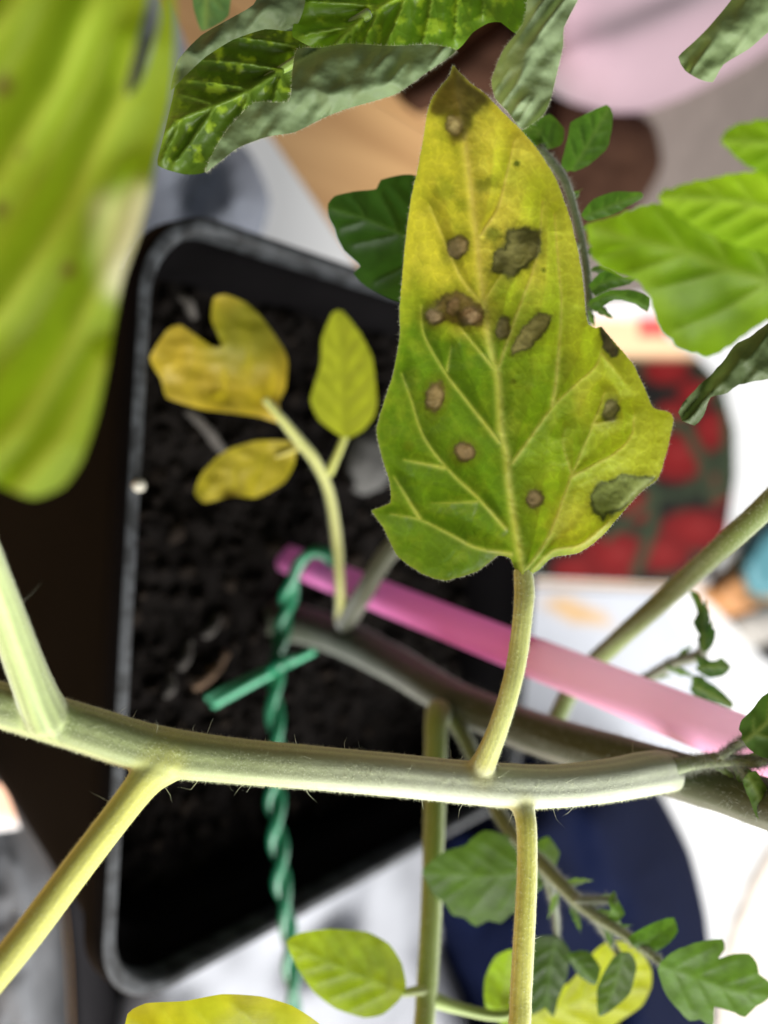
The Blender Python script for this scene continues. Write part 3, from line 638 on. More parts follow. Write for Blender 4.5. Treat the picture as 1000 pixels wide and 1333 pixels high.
    def spot(d, rimc, cen, soft, c, al, z2):
        w = sstep(soft, -soft * .35, d)[:, None]; inn = sstep(.5, -6, d + 2.5 * n2)[:, None]
        sc = (rimc * (1 - inn) + cen * 1.12 * inn) * (1 + .34 * n2 + .22 * n3)[:, None]
        h = (.38 * sstep(15, 1, d) * sstep(-6, 1, d))[:, None]; c = c * (1 - h) + srgb(96, 92, 24) * h
        return c * (1 - w) + sc * w, al * (1 - .75 * w), z2 + .00008 * w[:, 0] 
    for poly, rc, cn, so in SPOLY: c, al, z2 = spot(sdist(x, y, poly) + 4.5 * n2 + 2.2 * n3, rc, cn, so, c, al, z2)
    w = (.6 * sstep(20, 6, np.hypot((x - 686), (y - 309) * 1.4) + 5 * n2))[:, None]; c = c * (1 - w) + srgb(40, 40, 16) * w
    for a0, b0, rx, ry, an, rc, cn in SELL:
        u, q = (x - a0) * math.cos(an) + (y - b0) * math.sin(an), -(x - a0) * math.sin(an) + (y - b0) * math.cos(an)
        c, al, z2 = spot((np.hypot(u / rx, q / ry) - 1) * min(rx, ry) + 3.2 * n2 + 1.8 * n3, rc * .6 + srgb(96, 88, 50) * .4, cn * .7 + srgb(150, 138, 108) * .3, 3.6, c, al, z2)
    w = (.25 * np.exp(-(ed / 2.5) ** 2))[:, None]; c = c * (1 - w) + srgb(176, 180, 96) * w
    z2 += .0006 * np.exp(-(ed / 7.0) ** 2)
    return c, al, z2
def leaf_edge_hairs(b, pts, parent, count, length, width=.000014, seed=4, out=1.0):
    """short pale hairs along a blade's margin"""
    g = np.random.default_rng(seed); x, y, z = pts; n = len(b); i = g.integers(0, n, count); u = g.random(count)[:, None]
    q = b[i] * (1 - u) + b[(i + 1) % n] * u; t = b[(i + 1) % n] - b[i]; nr = np.stack([t[:, 1], -t[:, 0]], -1); nr /= np.linalg.norm(nr, axis=1)[:, None] + 1e-9
    if inside(np.array([(b[0] + nr[0])[0]]), np.array([(b[0] + nr[0])[1]]), b)[0]: pass
    area2 = np.sum(b[:, 0] * np.roll(b[:, 1], -1) - b[:, 1] * np.roll(b[:, 0], -1)); nr = nr * (1 if area2 > 0 else -1)
    zz = np.array([z[np.argmin((x[:n] - a) ** 2 + (y[:n] - c) ** 2)] for a, c in q]); L = length / zz * FPX * g.uniform(.4, 1.3, count)
    d = nr + g.normal(0, .5, (count, 2)); tip = q + d * L[:, None]; w = width / zz * FPX
    tn = np.stack([-d[:, 1], d[:, 0]], -1) / (np.linalg.norm(d, axis=1)[:, None] + 1e-9)
    A, B2, T = q - tn * w[:, None], q + tn * w[:, None], tip
    v = np.stack([P(A[:, 0], A[:, 1], zz), P(B2[:, 0], B2[:, 1], zz), P(T[:, 0], T[:, 1], zz + g.normal(0, length * .4, count))], 1).reshape(-1, 3); k = np.arange(count) * 3
    tag(part('margin_hairs', v, [(a, a + 1, a + 2) for a in k], M_hair, parent), kind='stuff')
o, b, pts = leaf(ML, .1235, veins=MV, spacing=2.5, step=3.0, colfn=spotted, relief=0.0, vstr=0, tilt=(-.0006, -.0010), mottle=0, serr=0.9, label='large yellowing green leaflet with brown and grey dead spots')
leaf_edge_hairs(b, pts, o, 2600, .00028)

# ---- curled leaf above
CUR = leaf_mat('curled_blade', trans=.42, rough=.45, bump=.7, bscale=520)
def chloro(x, y, cols, a, zz, ed):
    sp = fbm(x / 13, y / 13, 0, 77); w = (.65 * sstep(.15, .55, sp) * sstep(0, 18, ed))[:, None]; return cols * (1 - w) + srgb(150, 180, 46) * w, a, zz - .0003 * w[:, 0]
UND, UNDL = srgb(106, 124, 88), srgb(132, 150, 112)
top1, b, pts = leaf([(205, 215), (240, 227), (268, 224), (300, 190), (345, 172), (400, 140), (400, 20), (360, 10), (300, 28), (262, 48), (235, 80), (224, 130), (212, 180)], .128, mid=[(470, 25, 0), (375, 86, 0), (310, 125, 0), (234, 156, 0), (205, 190, 0)],
     colr=srgb(62, 88, 24), col2=srgb(84, 110, 30), nveins=6, spacing=3.4, relief=.0009, vein=srgb(120, 148, 48), vstr=.6, vw=2.6, colfn=chloro, mat=CUR, label='dark green curled leaflet with pale yellow flecks', cup=.004, wave=.0015)
top2, b2, pts2 = leaf([(381, 48), (387, 16), (400, -40), (520, -90), (660, -90), (720, -60), (706, 10), (690, 50), (668, 42), (652, 29), (636, 30), (616, 42), (597, 64), (560, 75), (480, 85), (432, 72)], .122, mid=[(640, -110, 0), (560, -30, 0), (480, 18, 0), (432, 62, 0)],
     colr=srgb(82, 116, 26), col2=srgb(104, 140, 34), nveins=6, spacing=3.4, relief=.0009, vein=srgb(150, 176, 62), vstr=.7, vw=2.6, colfn=chloro, mat=CUR, label='bright green flecked blade of the curled leaf', wave=.0015)
def under(x, y, cols, a, zz, ed):
    n1, n2 = fbm(x / 26, y / 20, 0, 81), fbm(x / 7, y / 7, 0, 82); c = cols * (1 + .14 * n1 + .04 * n2)[:, None]; return c, a, zz
roll1 = leaf([(268, 224), (309, 193), (348, 178), (384, 172), (420, 154), (450, 142), (514, 123), (556, 94), (594, 66), (559, 58), (514, 60), (450, 57), (420, 62), (387, 64), (381, 90), (376, 132), (330, 134), (297, 168), (280, 195)], .121, colr=UND, spacing=3.2,
     mat=M_under, roll=([(262, 212), (310, 176), (380, 138), (430, 108), (520, 88), (600, 62)], 46, .0052), name='rolled_margin', parent=top1, colfn=under, label='pale grey-green underside rolled up along the leaf margin')
leaf_edge_hairs(roll1[1], roll1[2], roll1[0], 1500, .0003, seed=5)
leaf([(222, 118), (232, 78), (262, 46), (300, 24), (330, 6), (350, -30), (400, -40), (396, 10), (382, 40), (345, 38), (303, 52), (268, 74), (240, 100)], .1235, colr=UND * .75, spacing=3.4, mat=M_under, roll=([(222, 110), (260, 62), (320, 22), (400, -10)], 34, .004), name='rolled_margin', parent=top1, colfn=under)
roll2 = leaf([(700, -60), (690, -20), (681, 32), (656, 64), (640, 104), (645, 128), (661, 145), (680, 168), (707, 150), (717, 128), (725, 95), (733, 60), (734, 36), (752, 0), (770, -40)], .1205, colr=UNDL, spacing=3.0,
     mat=M_under, roll=([(735, -50), (712, 30), (690, 90), (680, 160)], 48, .0058), name='rolled_margin', parent=top2, colfn=under, label='pale rolled leaflet tip showing its hairy underside')
leaf_edge_hairs(roll2[1], roll2[2], roll2[0], 1200, .0003, seed=6)
leaf([(883, 74), (904, 54), (922, 36), (952, 0), (975, -40), (1060, -40), (1040, 10), (1000, 42), (976, 63), (942, 84), (928, 107), (910, 103), (892, 92)], .118, colr=srgb(120, 140, 96), spacing=3.4, mat=M_under, roll=([(890, 90), (940, 50), (1030, -30)], 36, .0045), colfn=under, label='rolled pale green leaf tip in front of the pink cushion')
leaf([(884, 537), (895, 519), (917, 496), (940, 474), (955, 451), (981, 436), (1000, 421), (1050, 400), (1070, 470), (1000, 492), (962, 500), (947, 511), (925, 517), (914, 541), (904, 554), (889, 547)], .119, colr=srgb(78, 92, 58), spacing=3.4, mat=M_under, roll=([(890, 540), (935, 495), (1040, 440)], 34, .0045), colfn=under, serr=1.5, label='dark curled leaf edge over the tomato picture')

# ---- blurred leaf close to the lens
def near_leaf(x, y, cols, a, zz, ed):
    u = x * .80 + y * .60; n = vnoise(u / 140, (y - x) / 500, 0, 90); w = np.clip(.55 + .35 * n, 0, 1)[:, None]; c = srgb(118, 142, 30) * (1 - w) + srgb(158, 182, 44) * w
    dv = np.full(x.shape, 1e9)
    for ln in ([(-60, 640), (20, 560), (90, 450), (150, 330), (178, 240)], [(-80, 500), (10, 400), (90, 270), (160, 130), (178, 60)], [(-100, 340), (0, 230), (80, 100), (130, -20)], [(-120, 180), (-20, 60), (60, -60), (100, -140)], [(20, 640), (80, 570), (130, 470)]):
        d, _ = segdist(x, y, ln); dv = np.minimum(dv, d)
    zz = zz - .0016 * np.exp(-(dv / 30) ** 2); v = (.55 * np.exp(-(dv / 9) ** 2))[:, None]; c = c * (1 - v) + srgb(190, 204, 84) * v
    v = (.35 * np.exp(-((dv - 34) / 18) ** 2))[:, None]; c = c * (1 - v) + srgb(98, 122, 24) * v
    for sx, sy, r in ((90, 352, 15), (4, 112, 20), (0, 272, 15), (28, 200, 8)):
        v = (.75 * sstep(r * 1.25, r * .3, np.hypot(x - sx, y - sy)))[:, None]; c = c * (1 - v) + srgb(100, 84, 38) * v
    v = (.9 * sstep(44, -6, sdist(x, y, [(146, 276), (185, 262), (178, 310), (156, 365), (146, 330)])))[:, None]; c = c * (1 - v) + srgb(222, 222, 196) * v  # whitish highlight painted on the right edge
    return c, a, zz
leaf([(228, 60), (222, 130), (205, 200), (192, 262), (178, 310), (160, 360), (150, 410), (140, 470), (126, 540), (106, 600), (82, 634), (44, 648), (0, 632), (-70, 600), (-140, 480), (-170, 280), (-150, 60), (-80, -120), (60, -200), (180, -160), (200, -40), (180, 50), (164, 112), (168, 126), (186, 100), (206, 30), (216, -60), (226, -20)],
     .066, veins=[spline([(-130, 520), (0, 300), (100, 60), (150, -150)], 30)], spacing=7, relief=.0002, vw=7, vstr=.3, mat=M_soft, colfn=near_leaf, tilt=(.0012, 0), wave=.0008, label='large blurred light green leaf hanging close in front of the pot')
# ---- right-hand blurred leaves
leaf([(764, 293), (770, 336), (791, 354), (827, 365), (847, 390), (856, 426), (885, 455), (921, 466), (946, 455), (971, 437), (1000, 419), (1060, 400), (1090, 340), (1050, 310), (1000, 303), (985, 296), (964, 286), (935, 275), (892, 264), (863, 264), (842, 264), (800, 280)],
     .095, mid=[(1100, 385, 0), (980, 360, 0), (900, 330, 0), (775, 300, 0)], colr=srgb(100, 132, 30), col2=srgb(140, 176, 38), spacing=5, relief=.00025, nveins=5, vstr=.25, vw=5, serr=3, wave=.002, mottle=.08, mat=M_soft, tilt=(-.001, .002), label='blurred fresh green serrated leaf with clear side veins')
leaf([(856, 256), (892, 240), (946, 229), (1000, 224), (1060, 225), (1090, 300), (1040, 330), (960, 320), (890, 285)], .091, mid=[(1090, 290, 0), (960, 262, 0), (860, 256, 0)], colr=srgb(164, 200, 46), mottle=.08, mat=M_soft, spacing=5, serr=3, vstr=.3, label='bright lime leaf edge behind the serrated leaf')
leaf([(939, 182), (955, 166), (985, 158), (1010, 157), (1060, 150), (1080, 210), (1010, 226), (980, 219), (958, 204)], .088, mid=[(1080, 190, 0), (940, 182, 0)], colr=srgb(140, 180, 36), mottle=.08, mat=M_soft, spacing=5, serr=3, nveins=3, vstr=.3, label='small bright lime leaf tip beside the taupe mat')
# ---- dark leaf behind the spotted one
leaf([(427, 266), (436, 255), (462, 249), (490, 246), (496, 234), (535, 227), (600, 250), (620, 330), (590, 390), (520, 393), (478, 374), (460, 356), (469, 346), (448, 326), (439, 309), (436, 298), (428, 282)], .142, mid=[(640, 330, 0), (560, 320, 0), (490, 290, 0), (430, 270, 0)], colr=srgb(46, 76, 32), spacing=4, nveins=4, vein=srgb(78, 108, 52), vstr=.5, vw=2.0, label='dark green lobed leaflet peeping out behind the spotted leaf', wave=.001, relief=.0005)
# ---- shoot behind the spotted leaf
FZ = srgb(112, 122, 96)
stem([(450, 812, .246, 26), (478, 765, .221, 25), (512, 712, .212, 25), (600, 620, .195, 22), (700, 520, .168, 18), (752, 460, .155, 15), (766, 408, .148, 11), (766, 372, .147, 10), (759, 322, .146, 10), (748, 275, .145, 10), (737, 239, .144, 11), (723, 217, .144, 12), (701, 192, .143, 10)], 'shoot', srgb(52, 54, 28), srgb(76, 88, 58), hair=3500, hl=.0009, hmat=M_dhair, n=100, label='grey hairy side shoot climbing behind the spotted leaf')
for poly, mid, zz in (([(732, 217), (737, 190), (744, 160), (762, 149), (790, 136), (797, 149), (795, 178), (788, 196), (766, 215), (748, 223)], [(745, 222, 0), (770, 180, 0), (793, 140, 0)], .143),
                      ([(680, 172), (692, 158), (716, 149), (734, 167), (730, 188), (705, 195)], [(725, 205, 0), (700, 170, 0), (683, 170, 0)], .145),
                      ([(757, 280), (773, 260), (798, 251), (834, 250), (837, 258), (816, 269), (791, 282), (766, 288)], [(757, 284, 0), (795, 268, 0), (836, 253, 0)], .142),
                      ([(768, 372), (780, 356), (795, 350), (812, 362), (829, 359), (820, 370), (795, 376), (775, 385)], [(766, 380, 0), (790, 366, 0), (826, 360, 0)], .142),
                      ([(768, 392), (795, 378), (826, 378), (845, 388), (843, 406), (827, 396), (800, 390), (775, 406)], [(766, 396, 0), (800, 384, 0), (843, 398, 0)], .141)):
    leaf(poly, zz, mid=mid, colr=srgb(66, 100, 40), col2=srgb(84, 120, 48), nveins=4, spacing=3, vein=srgb(120, 150, 80), vstr=.4, vw=1.8, serr=1.2, cup=.002)
# ---- little yellow leaf on its bent stalk
stem([(444, 812, .250, 17), (443, 770, .232, 13), (438, 700, .226, 14), (428, 640, .218, 13), (410, 600, .21, 14), (390, 575, .206, 14), (366, 545, .202, 11), (345, 520, .2, 8)], 'leaf_stalk', srgb(150, 148, 80), srgb(172, 176, 96), n=60, hair=2500, hl=.0006, seed=8)
stem([(428, 616, .214, 12), (440, 590, .211, 10), (450, 566, .209, 9)], 'leaflet_stalk', srgb(160, 164, 70), n=20)
stem([(392, 580, .2075, 10), (380, 586, .207, 7), (360, 594, .206, 5)], 'leaflet_stalk', srgb(170, 160, 70), n=20)
def yl(gx_, gy_, gr):
    def fn(x, y, cols, a, zz, ed):
        w = np.clip(sstep(gr, gr * .2, np.hypot(x - gx_, y - gy_)) + .25 * fbm(x / 30, y / 30, 0, 3), 0, 1)[:, None]; return cols * (1 - .8 * w) + srgb(136, 140, 40) * .8 * w, a, zz + .0007 * np.abs(vnoise(x / 22, y / 22, 0, 6))
    return fn
def brown_edge(x, y, cols, a, zz, ed):
    w = (.75 * sstep(16, 5, np.hypot(x - 302, (y - 648) * 1.3) + 4 * fbm(x / 9, y / 9, 0, 2)))[:, None]; return cols * (1 - w) + srgb(92, 62, 24) * w, a, zz + .0007 * np.abs(vnoise(x / 20, y / 20, 0, 8))
leaf([(363, 524), (372, 506), (375, 470), (368, 452), (343, 416), (320, 394), (293, 383), (278, 388), (275, 416), (289, 450), (276, 451), (235, 423), (217, 430), (195, 466), (210, 495), (217, 518), (262, 533), (302, 538), (338, 543), (366, 551)], .2, mid=[(366, 548, 0), (330, 505, 0), (285, 460, 0), (225, 450, 0)], colr=srgb(212, 184, 60), nveins=4, spacing=4, vstr=.2, colfn=yl(320, 430, 90), tilt=(.004, .002), wave=.004, vw=2.5, vein=srgb(170, 150, 50), label='yellow two-lobed leaflet at the tip of the small leaf', mottle=.1)
leaf([(386, 581), (383, 605), (370, 628), (334, 648), (302, 646), (266, 655), (253, 641), (264, 614), (293, 587), (334, 574), (374, 574)], .206, mid=[(388, 580, 0), (330, 608, 0), (256, 646, 0)], colr=srgb(200, 182, 58), nveins=4, spacing=4, vstr=.25, tilt=(.002, .003), vein=srgb(150, 144, 52), mottle=.15, colfn=brown_edge, wave=.003, label='yellow oval leaflet above the soil')
leaf([(442, 567), (415, 547), (404, 520), (417, 475), (419, 439), (433, 407), (446, 405), (469, 434), (485, 466), (491, 520), (487, 542), (473, 560), (455, 570)], .206, mid=[(448, 570, 0), (446, 500, 0), (440, 406, 0)], colr=srgb(182, 186, 60), nveins=5, spacing=4, vstr=.2, tilt=(0, -.003), vein=srgb(150, 156, 50), mottle=.15, label='yellow-green pointed leaflet on the small bent stalk')
# ---- lower leaf stalk behind, with round leaflet
stem([(572, 925, .196, 34), (568, 950, .19, 29), (566, 1050, .182, 27), (561, 1200, .172, 27), (555, 1300, .166, 27), (552, 1345, .163, 27), (548, 1440, .158, 26)], 'leaf_stalk', srgb(132, 150, 72), srgb(150, 168, 90), n=70, hair=4000, hl=.0006, seed=11)
stem([(558, 1288, .166, 16), (542, 1290, .165, 12), (524, 1293, .165, 9)], 'leaflet_stalk', srgb(176, 190, 130), n=20)
stem([(560, 1300, .166, 20), (600, 1313, .168, 14), (650, 1322, .17, 12), (690, 1310, .172, 9)], 'leaflet_stalk', srgb(140, 160, 76), n=30)
leaf([(373, 1226), (392, 1214), (429, 1209), (478, 1213), (507, 1229), (523, 1254), (529, 1284), (519, 1303), (498, 1321), (474, 1325), (437, 1313), (408, 1291), (386, 1258)], .163, mid=[(527, 1292, 0), (460, 1265, 0), (376, 1228, 0)], colr=srgb(134, 158, 34), col2=srgb(160, 182, 40), nveins=5, spacing=4, vein=srgb(110, 134, 32), vstr=.25, vw=2.2, label='round smooth lime green leaflet beside the green twine', relief=.00015)
leaf([(632, 1310), (631, 1275), (645, 1245), (670, 1235), (695, 1255), (690, 1320), (660, 1340)], .172, mid=[(650, 1335, 0), (665, 1240, 0)], colr=srgb(150, 182, 40), nveins=4, spacing=4, vstr=.3, label='small lime leaflet half hidden behind the yellow leaflet stalk')
leaf([(680, 1340), (690, 1295), (740, 1280), (772, 1240), (790, 1226), (815, 1225), (835, 1238), (848, 1262), (848, 1285), (835, 1310), (800, 1335), (770, 1370), (700, 1370)], .176, mid=[(680, 1325, 0), (760, 1300, 0), (835, 1245, 0)], colr=srgb(176, 184, 48), nveins=5, spacing=4, vstr=.3, label='yellow-lime leaflet behind the dark young leaves')
# ---- dark young side shoot lower right
stem([(585, 925, .198, 22), (610, 970, .19, 18), (640, 1040, .18, 17), (668, 1085, .172, 17), (715, 1135, .164, 18), (760, 1180, .158, 15), (815, 1218, .153, 11), (860, 1252, .15, 8)], 'shoot', srgb(104, 112, 70), srgb(128, 140, 92), n=70, hair=7000, hl=.0011, hmat=M_dhair, seed=12, label='hairy young side shoot with dark leaflets above the navy cloth')
stem([(708, 1130, .165, 12), (722, 1180, .166, 9), (726, 1225, .167, 7)], 'leaflet_stalk', FZ, n=20, hair=900, hl=.0009, hmat=M_dhair)
stem([(770, 1188, .158, 9), (790, 1218, .158, 7), (808, 1245, .158, 6)], 'leaflet_stalk', FZ, n=20, hair=900, hl=.0009, hmat=M_dhair)
stem([(750, 1172, .158, 9), (785, 1172, .156, 7), (803, 1172, .155, 5)], 'leaflet_stalk', FZ, n=20, hair=1200, hl=.0011, hmat=M_dhair)
for poly, mid, zz, c in (([(550, 1135), (575, 1112), (605, 1102), (612, 1094), (632, 1082), (652, 1086), (690, 1092), (700, 1150), (680, 1185), (665, 1190), (652, 1201), (635, 1198), (620, 1206), (606, 1194), (590, 1191), (580, 1176), (565, 1165)], [(700, 1130, 0), (640, 1140, 0), (552, 1136, 0)], .17, srgb(74, 100, 42)),
                         ([(695, 1100), (714, 1089), (728, 1110), (722, 1128), (706, 1147), (692, 1130)], [(695, 1130, 0), (715, 1095, 0)], .169, srgb(84, 110, 48)),
                         ([(697, 1222), (725, 1219), (741, 1236), (738, 1270), (726, 1300), (720, 1324), (710, 1311), (692, 1321), (684, 1280)], [(724, 1222, 0), (715, 1270, 0), (712, 1318, 0)], .166, srgb(62, 84, 40)),
                         ([(738, 1243), (765, 1238), (782, 1260), (776, 1282), (755, 1271)], [(740, 1240, 0), (776, 1280, 0)], .164, srgb(70, 94, 44)),
                         ([(780, 1322), (778, 1285), (800, 1245), (820, 1240), (828, 1260), (820, 1292), (800, 1311)], [(812, 1240, 0), (800, 1285, 0), (782, 1320, 0)], .157, srgb(70, 92, 40)),
                         ([(818, 1222), (838, 1208), (860, 1199), (877, 1195), (882, 1212), (871, 1228), (850, 1240), (830, 1236)], [(820, 1232, 0), (850, 1220, 0), (880, 1198, 0)], .151, srgb(86, 122, 46)),
                         ([(857, 1262), (867, 1247), (885, 1235), (905, 1228), (920, 1225), (940, 1222), (943, 1236), (934, 1248), (955, 1242), (975, 1242), (985, 1255), (988, 1268), (1003, 1280), (1000, 1300), (985, 1310), (970, 1324), (950, 1316), (930, 1310), (928, 1336), (912, 1326), (898, 1328), (884, 1315), (866, 1292)], [(858, 1256, 0), (900, 1270, 0), (950, 1288, 0), (1000, 1296, 0)], .148, srgb(84, 116, 48)),
                         ([(792, 1172), (800, 1160), (806, 1176), (814, 1190), (803, 1201), (792, 1196), (796, 1184)], [(790, 1178, 0), (812, 1192, 0)], .154, srgb(96, 128, 60))):
    leaf(poly, zz, mid=mid, colr=c, col2=c * 1.15, nveins=4, spacing=3.2, vein=srgb(112, 144, 76), vstr=.3, vw=2.2, serr=1.2, cup=.002, relief=.0001, wave=.001)
# ---- olive stalk on the right and small shoots there
stem([(718, 950, .20, 23), (752, 885, .197, 23), (800, 838, .186, 24), (870, 775, .168, 26), (940, 712, .147, 28), (1010, 648, .137, 31), (1090, 575, .128, 37)], 'leaf_stalk', srgb(84, 102, 38), srgb(112, 130, 62), n=60, hair=6000, hl=.0006, seed=14)
stem([(790, 915, .192, 12), (840, 884, .183, 12), (880, 862, .176, 12), (912, 852, .170, 11), (918, 830, .167, 8)], 'shoot', FZ, n=40, hair=4200, hl=.001, hmat=M_dhair, seed=15, label='small hairy shoot behind the pink stake')
for poly, mid, zz in (([(898, 769), (909, 772), (916, 791), (919, 813), (931, 820), (928, 839), (916, 849), (911, 826), (903, 810), (908, 798)], [(916, 848, 0), (914, 800, 0), (902, 771, 0)], .166),
                      ([(905, 870), (928, 860), (951, 867), (941, 879), (922, 882)], [(905, 868, 0), (949, 867, 0)], .168), ([(898, 896), (912, 885), (930, 892), (954, 914), (953, 922), (931, 915), (906, 906)], [(900, 890, 0), (952, 918, 0)], .172)):
    leaf(poly, zz, mid=mid, colr=srgb(62, 92, 46), nveins=3, spacing=3, vstr=.3, vw=1.8, serr=1.2)
stem([(862, 1000, .1425, 26), (885, 997, .1405, 20), (915, 992, .139, 17), (950, 990, .136, 15), (985, 992, .133, 12), (1010, 985, .131, 10)], 'shoot', srgb(150, 162, 116), srgb(116, 130, 86), n=40, hair=4500, hl=.0011, hmat=M_dhair, seed=16, label='hairy bud shoot in the fork of main stem and leaf stalk')
stem([(955, 990, .136, 12), (975, 1010, .134, 11), (990, 1035, .132, 8)], 'leaflet_stalk', srgb(118, 132, 88), n=20, hair=1600, hl=.001, hmat=M_dhair)
stem([(940, 985, .136, 10), (960, 970, .134, 9), (975, 962, .132, 8)], 'leaflet_stalk', srgb(118, 132, 88), n=20, hair=1600, hl=.001, hmat=M_dhair)
leaf([(963, 943), (982, 921), (1000, 901), (1040, 872), (1060, 950), (1000, 986), (978, 977), (970, 966), (966, 955)], .13, mid=[(970, 965, 0), (1010, 930, 0), (1050, 880, 0)], colr=srgb(70, 102, 38), spacing=3.4, nveins=4, serr=2, vstr=.35, vw=2.4)
leaf([(967, 1015), (984, 1004), (1000, 1030), (1010, 1050), (998, 1074), (986, 1062), (976, 1040)], .131, mid=[(972, 1008, 0), (990, 1040, 0), (998, 1072, 0)], colr=srgb(86, 116, 48), spacing=3.4, nveins=3, serr=1.5, vstr=.35)
# ---- small crowded leaflets of the young shoots
def mini(x, y, ang, L, W, z, c, bend=.2, serr=1.6):
    """little toothed leaflet: foot at (x, y), pointing along ang (degrees in the picture)"""
    a = math.radians(ang); d = np.array([math.cos(a), math.sin(a)]); nn = np.array([-d[1], d[0]])
    t = np.linspace(0, 1, 9); wdt = W * .5 * np.sin(np.pi * t ** .75) * (1 - .25 * t); mid = [np.array([x, y]) + d * L * q + nn * bend * L * q * q for q in t]
    up = [m + nn * w for m, w in zip(mid, wdt)]; dn = [m - nn * w for m, w in zip(mid, wdt)]
    leaf([tuple(q) for q in up] + [tuple(q) for q in dn[-2:0:-1]], z, mid=[(m[0], m[1], 0) for m in mid[::2]], colr=np.asarray(c), col2=np.asarray(c) * 1.2, nveins=3, spacing=2.6, step=3, vein=srgb(128, 152, 92), vstr=.4, vw=1.6, serr=serr, cup=.003, wave=.001, seed=int(x + y))
g1, g2, g3 = srgb(64, 92, 46), srgb(82, 112, 56), srgb(104, 128, 76)
for q in ((764, 330, -25, 26, 12, .146, g2), (768, 352, -10, 34, 13, .1455, g1), (764, 395, 20, 44, 15, .1445, g1), (766, 404, 60, 26, 10, .144, g2), (744, 262, -60, 22, 10, .1455, g2), (738, 225, -75, 30, 14, .145, g2), (712, 195, -120, 26, 16, .145, g1), (757, 300, -30, 18, 8, .1455, g3),
          (720, 1138, 40, 34, 11, .163, g2), (735, 1152, -20, 40, 12, .161, g3), (748, 1165, 80, 36, 13, .161, g2), (765, 1180, -35, 40, 13, .157, g2), (775, 1186, 15, 40, 15, .156, g3), (790, 1200, 70, 34, 16, .156, g1), (726, 1160, 100, 40, 12, .163, g3), (742, 1175, 60, 44, 14, .161, g1), (800, 1212, -30, 26, 10, .154, g2), (712, 1140, 120, 36, 12, .165, g1),
          (838, 884, -15, 40, 12, .181, g3), (866, 868, 10, 44, 14, .176, g2), (884, 860, -60, 28, 13, .174, g2), (905, 853, 35, 40, 18, .169, g1), (914, 846, -80, 42, 20, .167, g1), (918, 826, -100, 46, 22, .166, g1), (900, 880, 40, 46, 24, .174, g1), (930, 860, 12, 24, 14, .168, g2),
          (905, 994, -30, 40, 13, .139, g3), (925, 992, 25, 44, 14, .137, g3), (940, 990, -50, 34, 14, .136, g2), (955, 992, 55, 50, 18, .135, g2), (965, 990, -15, 40, 16, .134, g3), (975, 1000, 80, 44, 18, .133, g2), (978, 975, -55, 34, 18, .133, g1)):
    mini(*q)
# ---- leaf at the bottom edge, bluish leaf strip at the top
leaf([(166, 1320), (190, 1306), (240, 1303), (290, 1294), (340, 1297), (380, 1309), (420, 1336), (470, 1400), (440, 1470), (300, 1500), (190, 1450), (160, 1370)], .116, mid=[(620, 1450, 0), (440, 1420, 0), (300, 1390, 0), (170, 1330, 0)], colr=srgb(168, 178, 40), col2=srgb(186, 178, 52), spacing=4.5, nveins=5, vstr=.35, wave=.002, label='yellow-lime leaf edge over the corner of the pot')
leaf([(250, -40), (252, 10), (262, 40), (276, 36), (298, 20), (300, -40)], .15, mid=[(270, -45, 0), (268, 35, 0)], colr=srgb(88, 122, 84), spacing=4, nveins=3, vstr=.3)
# ---- stalks outside the picture that carry the leaves reaching in
ST = srgb(140, 156, 92)
stem([(1180, 1090, .112, 40), (1230, 800, .115, 40), (1200, 450, .112, 40), (1160, 300, .108, 38), (1120, 60, .115, 36), (950, -130, .12, 32), (760, -150, .121, 28), (640, -112, .122, 20)], 'leaf_stalk', ST, n=80)
stem([(1195, 420, .112, 20), (1150, 395, .104, 18), (1095, 385, .096, 14)], 'leaflet_stalk', ST, n=20)
stem([(1170, 310, .108, 18), (1130, 295, .1, 16), (1085, 288, .092, 12)], 'leaflet_stalk', ST, n=20)
stem([(1160, 290, .108, 18), (1120, 220, .098, 16), (1075, 190, .089, 12)], 'leaflet_stalk', ST, n=20)
stem([(1205, 480, .112, 18), (1130, 465, .116, 16), (1050, 440, .1165, 12)], 'leaflet_stalk', ST, n=20)
stem([(1115, 50, .115, 18), (1080, 0, .117, 16), (1030, -25, .115, 12)], 'leaflet_stalk', ST, n=20)
stem([(1080, 580, .129, 30), (1180, 520, .118, 30), (1200, 470, .112, 30)], 'leaf_stalk', srgb(136, 148, 84), n=20)
stem([(480, 18, .1225, 14), (430, 50, .125, 14), (375, 86, .1275, 12), (330, 112, .128, 8)], 'leaflet_stalk', srgb(110, 136, 50), n=30)
stem([(655, 1425, .117, 26), (560, 1460, .117, 22), (430, 1420, .116, 14)], 'leaflet_stalk', srgb(170, 170, 70), n=20)
stem([(548, 1435, .158, 20), (470, 1420, .15, 14), (350, 1380, .14, 8)], 'leaflet_stalk', srgb(140, 160, 76), n=20)
stem([(640, 330, .143, 12), (700, 340, .146, 12), (757, 318, .146, 10)], 'leaflet_stalk', FZ, n=20)
stem([(-90, 590, .08, 40), (-130, 540, .07, 36), (-140, 500, .067, 24)], 'leaflet_stalk', SC['upleft'], n=20)
stem([(270, -40, .15, 14), (400, -120, .14, 16), (640, -150, .125, 18), (760, -150, .121, 18)], 'leaflet_stalk', ST, n=30)

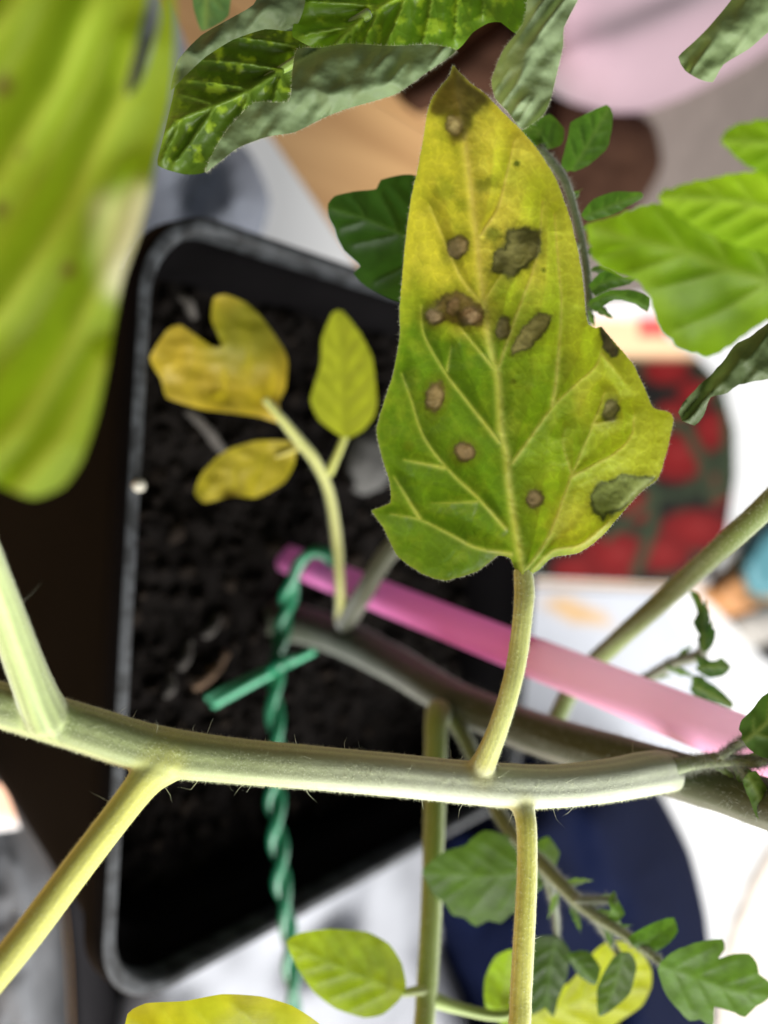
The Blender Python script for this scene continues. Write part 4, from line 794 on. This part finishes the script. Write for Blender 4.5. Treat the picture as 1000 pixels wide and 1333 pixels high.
# ------------------------------------------------------------------ pink stake and green twine
def stake_mat(name, c, tr):
    m, nt, out = mat_new(name); L = nt.links; b = nd(nt, 'ShaderNodeBsdfPrincipled', Roughness=.35); b.inputs['Base Color'].default_value = (*c, 1)
    t = nd(nt, 'ShaderNodeBsdfTranslucent'); t.inputs[0].default_value = (*np.clip(np.array(c) * 1.8 + .05, 0, 1), 1); ms = nd(nt, 'ShaderNodeMixShader'); ms.inputs[0].default_value = tr
    L.new(b.outputs[0], ms.inputs[1]); L.new(t.outputs[0], ms.inputs[2]); L.new(ms.outputs[0], out.inputs[0]); return m
s0 = G(350, 718, SOIL - .004)
stake = tag(bpy.data.objects.new('plant_stake', None), 'round pink plastic plant stake slanting up beside the dark main stem', 'plant stake'); col.objects.link(stake); stake.location = s0
def straight(pts, n=24): s = np.asarray(pts, float); return P(s[:, 0], s[:, 1], s[:, 2])
e1, e2, e3 = P(1200, 1058, .130), None, None
a_, b_ = s0, P(1200, 1058, .130)
path = np.linspace(a_, b_, 60); rad = np.full(60, .0047)
def proj(q): c = RW.T @ (q - CAM); return c[0] / c[2] * FPX + 500, c[1] / c[2] * FPX + 666.5
kx = [proj(q)[0] for q in path]; ki = int(np.argmin(np.abs(np.array(kx) - 692)))
v, f, _, _ = tube(path[:ki + 1], rad[:ki + 1], 28); link('lower_tube', v, f, stake_mat('pink_plastic', tuple(srgb(255, 150, 215)), .3), stake, origin=s0)
v, f, _, _ = tube(path[ki:], rad[ki:] * 1.03, 28); link('upper_tube', v, f, stake_mat('pale_pink_plastic', tuple(srgb(255, 184, 220)), .4), stake, origin=s0)
# twine
M_tw = plain('green_twine', tuple(srgb(30, 112, 78)), rough=.35, spec=.5, var=.2, scale=300)
M_tw2 = plain('green_twine_ends', tuple(srgb(70, 160, 120)), rough=.4, spec=.5, var=.15, scale=300)  # same twine, lit tone put into the colour of the ends
TW = [(438, 742, .252, 1), (428, 725, .243, 1), (407, 719, .241, 1), (386, 737, .243, 1), (374, 775, .2475, 1), (366, 820, .25, 1), (361, 860, .249, 1), (358, 930, .247, 1), (362, 1020, .2455, 1), (366, 1100, .2435, 1), (371, 1170, .242, 1), (375, 1230, .243, 1), (378, 1300, .246, 1), (386, 1400, .258, 1), (396, 1480, .285, 1), (404, 1530, .33, 1)]
c_, _ = pxpath(TW, 260); t_, N_, B_ = frames(c_); arc = np.concatenate([[0], np.cumsum(np.linalg.norm(np.diff(c_, axis=0), axis=1))]); ph = arc / .025 * 2 * np.pi + 1.1 * vnoise(arc / .03, 0, 0, 3)
c_ = c_ + .0011 * np.stack([vnoise(arc / .02, k, 0, 7) for k in (0, 7, 14)], -1)
amp_ = .0013 * (1 + .35 * vnoise(arc / .013, 0, 0, 9)) * np.clip((arc - .02) / .015, .25, 1)
tw = tag(bpy.data.objects.new('green_twine', None), 'twisted green plastic twine tied round stem and stake, running over the pot rim', 'twine'); col.objects.link(tw); tw.location = c_[120]
for q in (0, math.pi):
    p2 = c_ + amp_[:, None] * (np.cos(ph + q)[:, None] * N_ + np.sin(ph + q)[:, None] * B_); v, f, _, _ = tube(p2, (.00165 * (1 + .14 * vnoise(arc / .008, q, 0, 11))), 12, rough=.08, seed=2); link('strand', v, f, M_tw, tw, origin=c_[120])
for pts in ([(408, 847, .247, 11), (368, 868, .245, 10), (330, 888, .2435, 12), (278, 916, .2445, 13)], [(372, 858, .247, 10), (330, 880, .245, 10), (298, 895, .245, 11), (270, 908, .245, 10)]):
    p2, r2 = pxpath(pts, 24); v, f, _, _ = tube(p2, r2, 10); link('loose_end', v, f, M_tw2, tw, origin=c_[120])
p2, r2 = pxpath([(352, 872, .2445, 16), (366, 864, .2425, 20), (380, 856, .2445, 16)], 16); v, f, _, _ = tube(p2, r2, 14, rough=.2); link('knot', v, f, M_tw, tw, origin=c_[120])
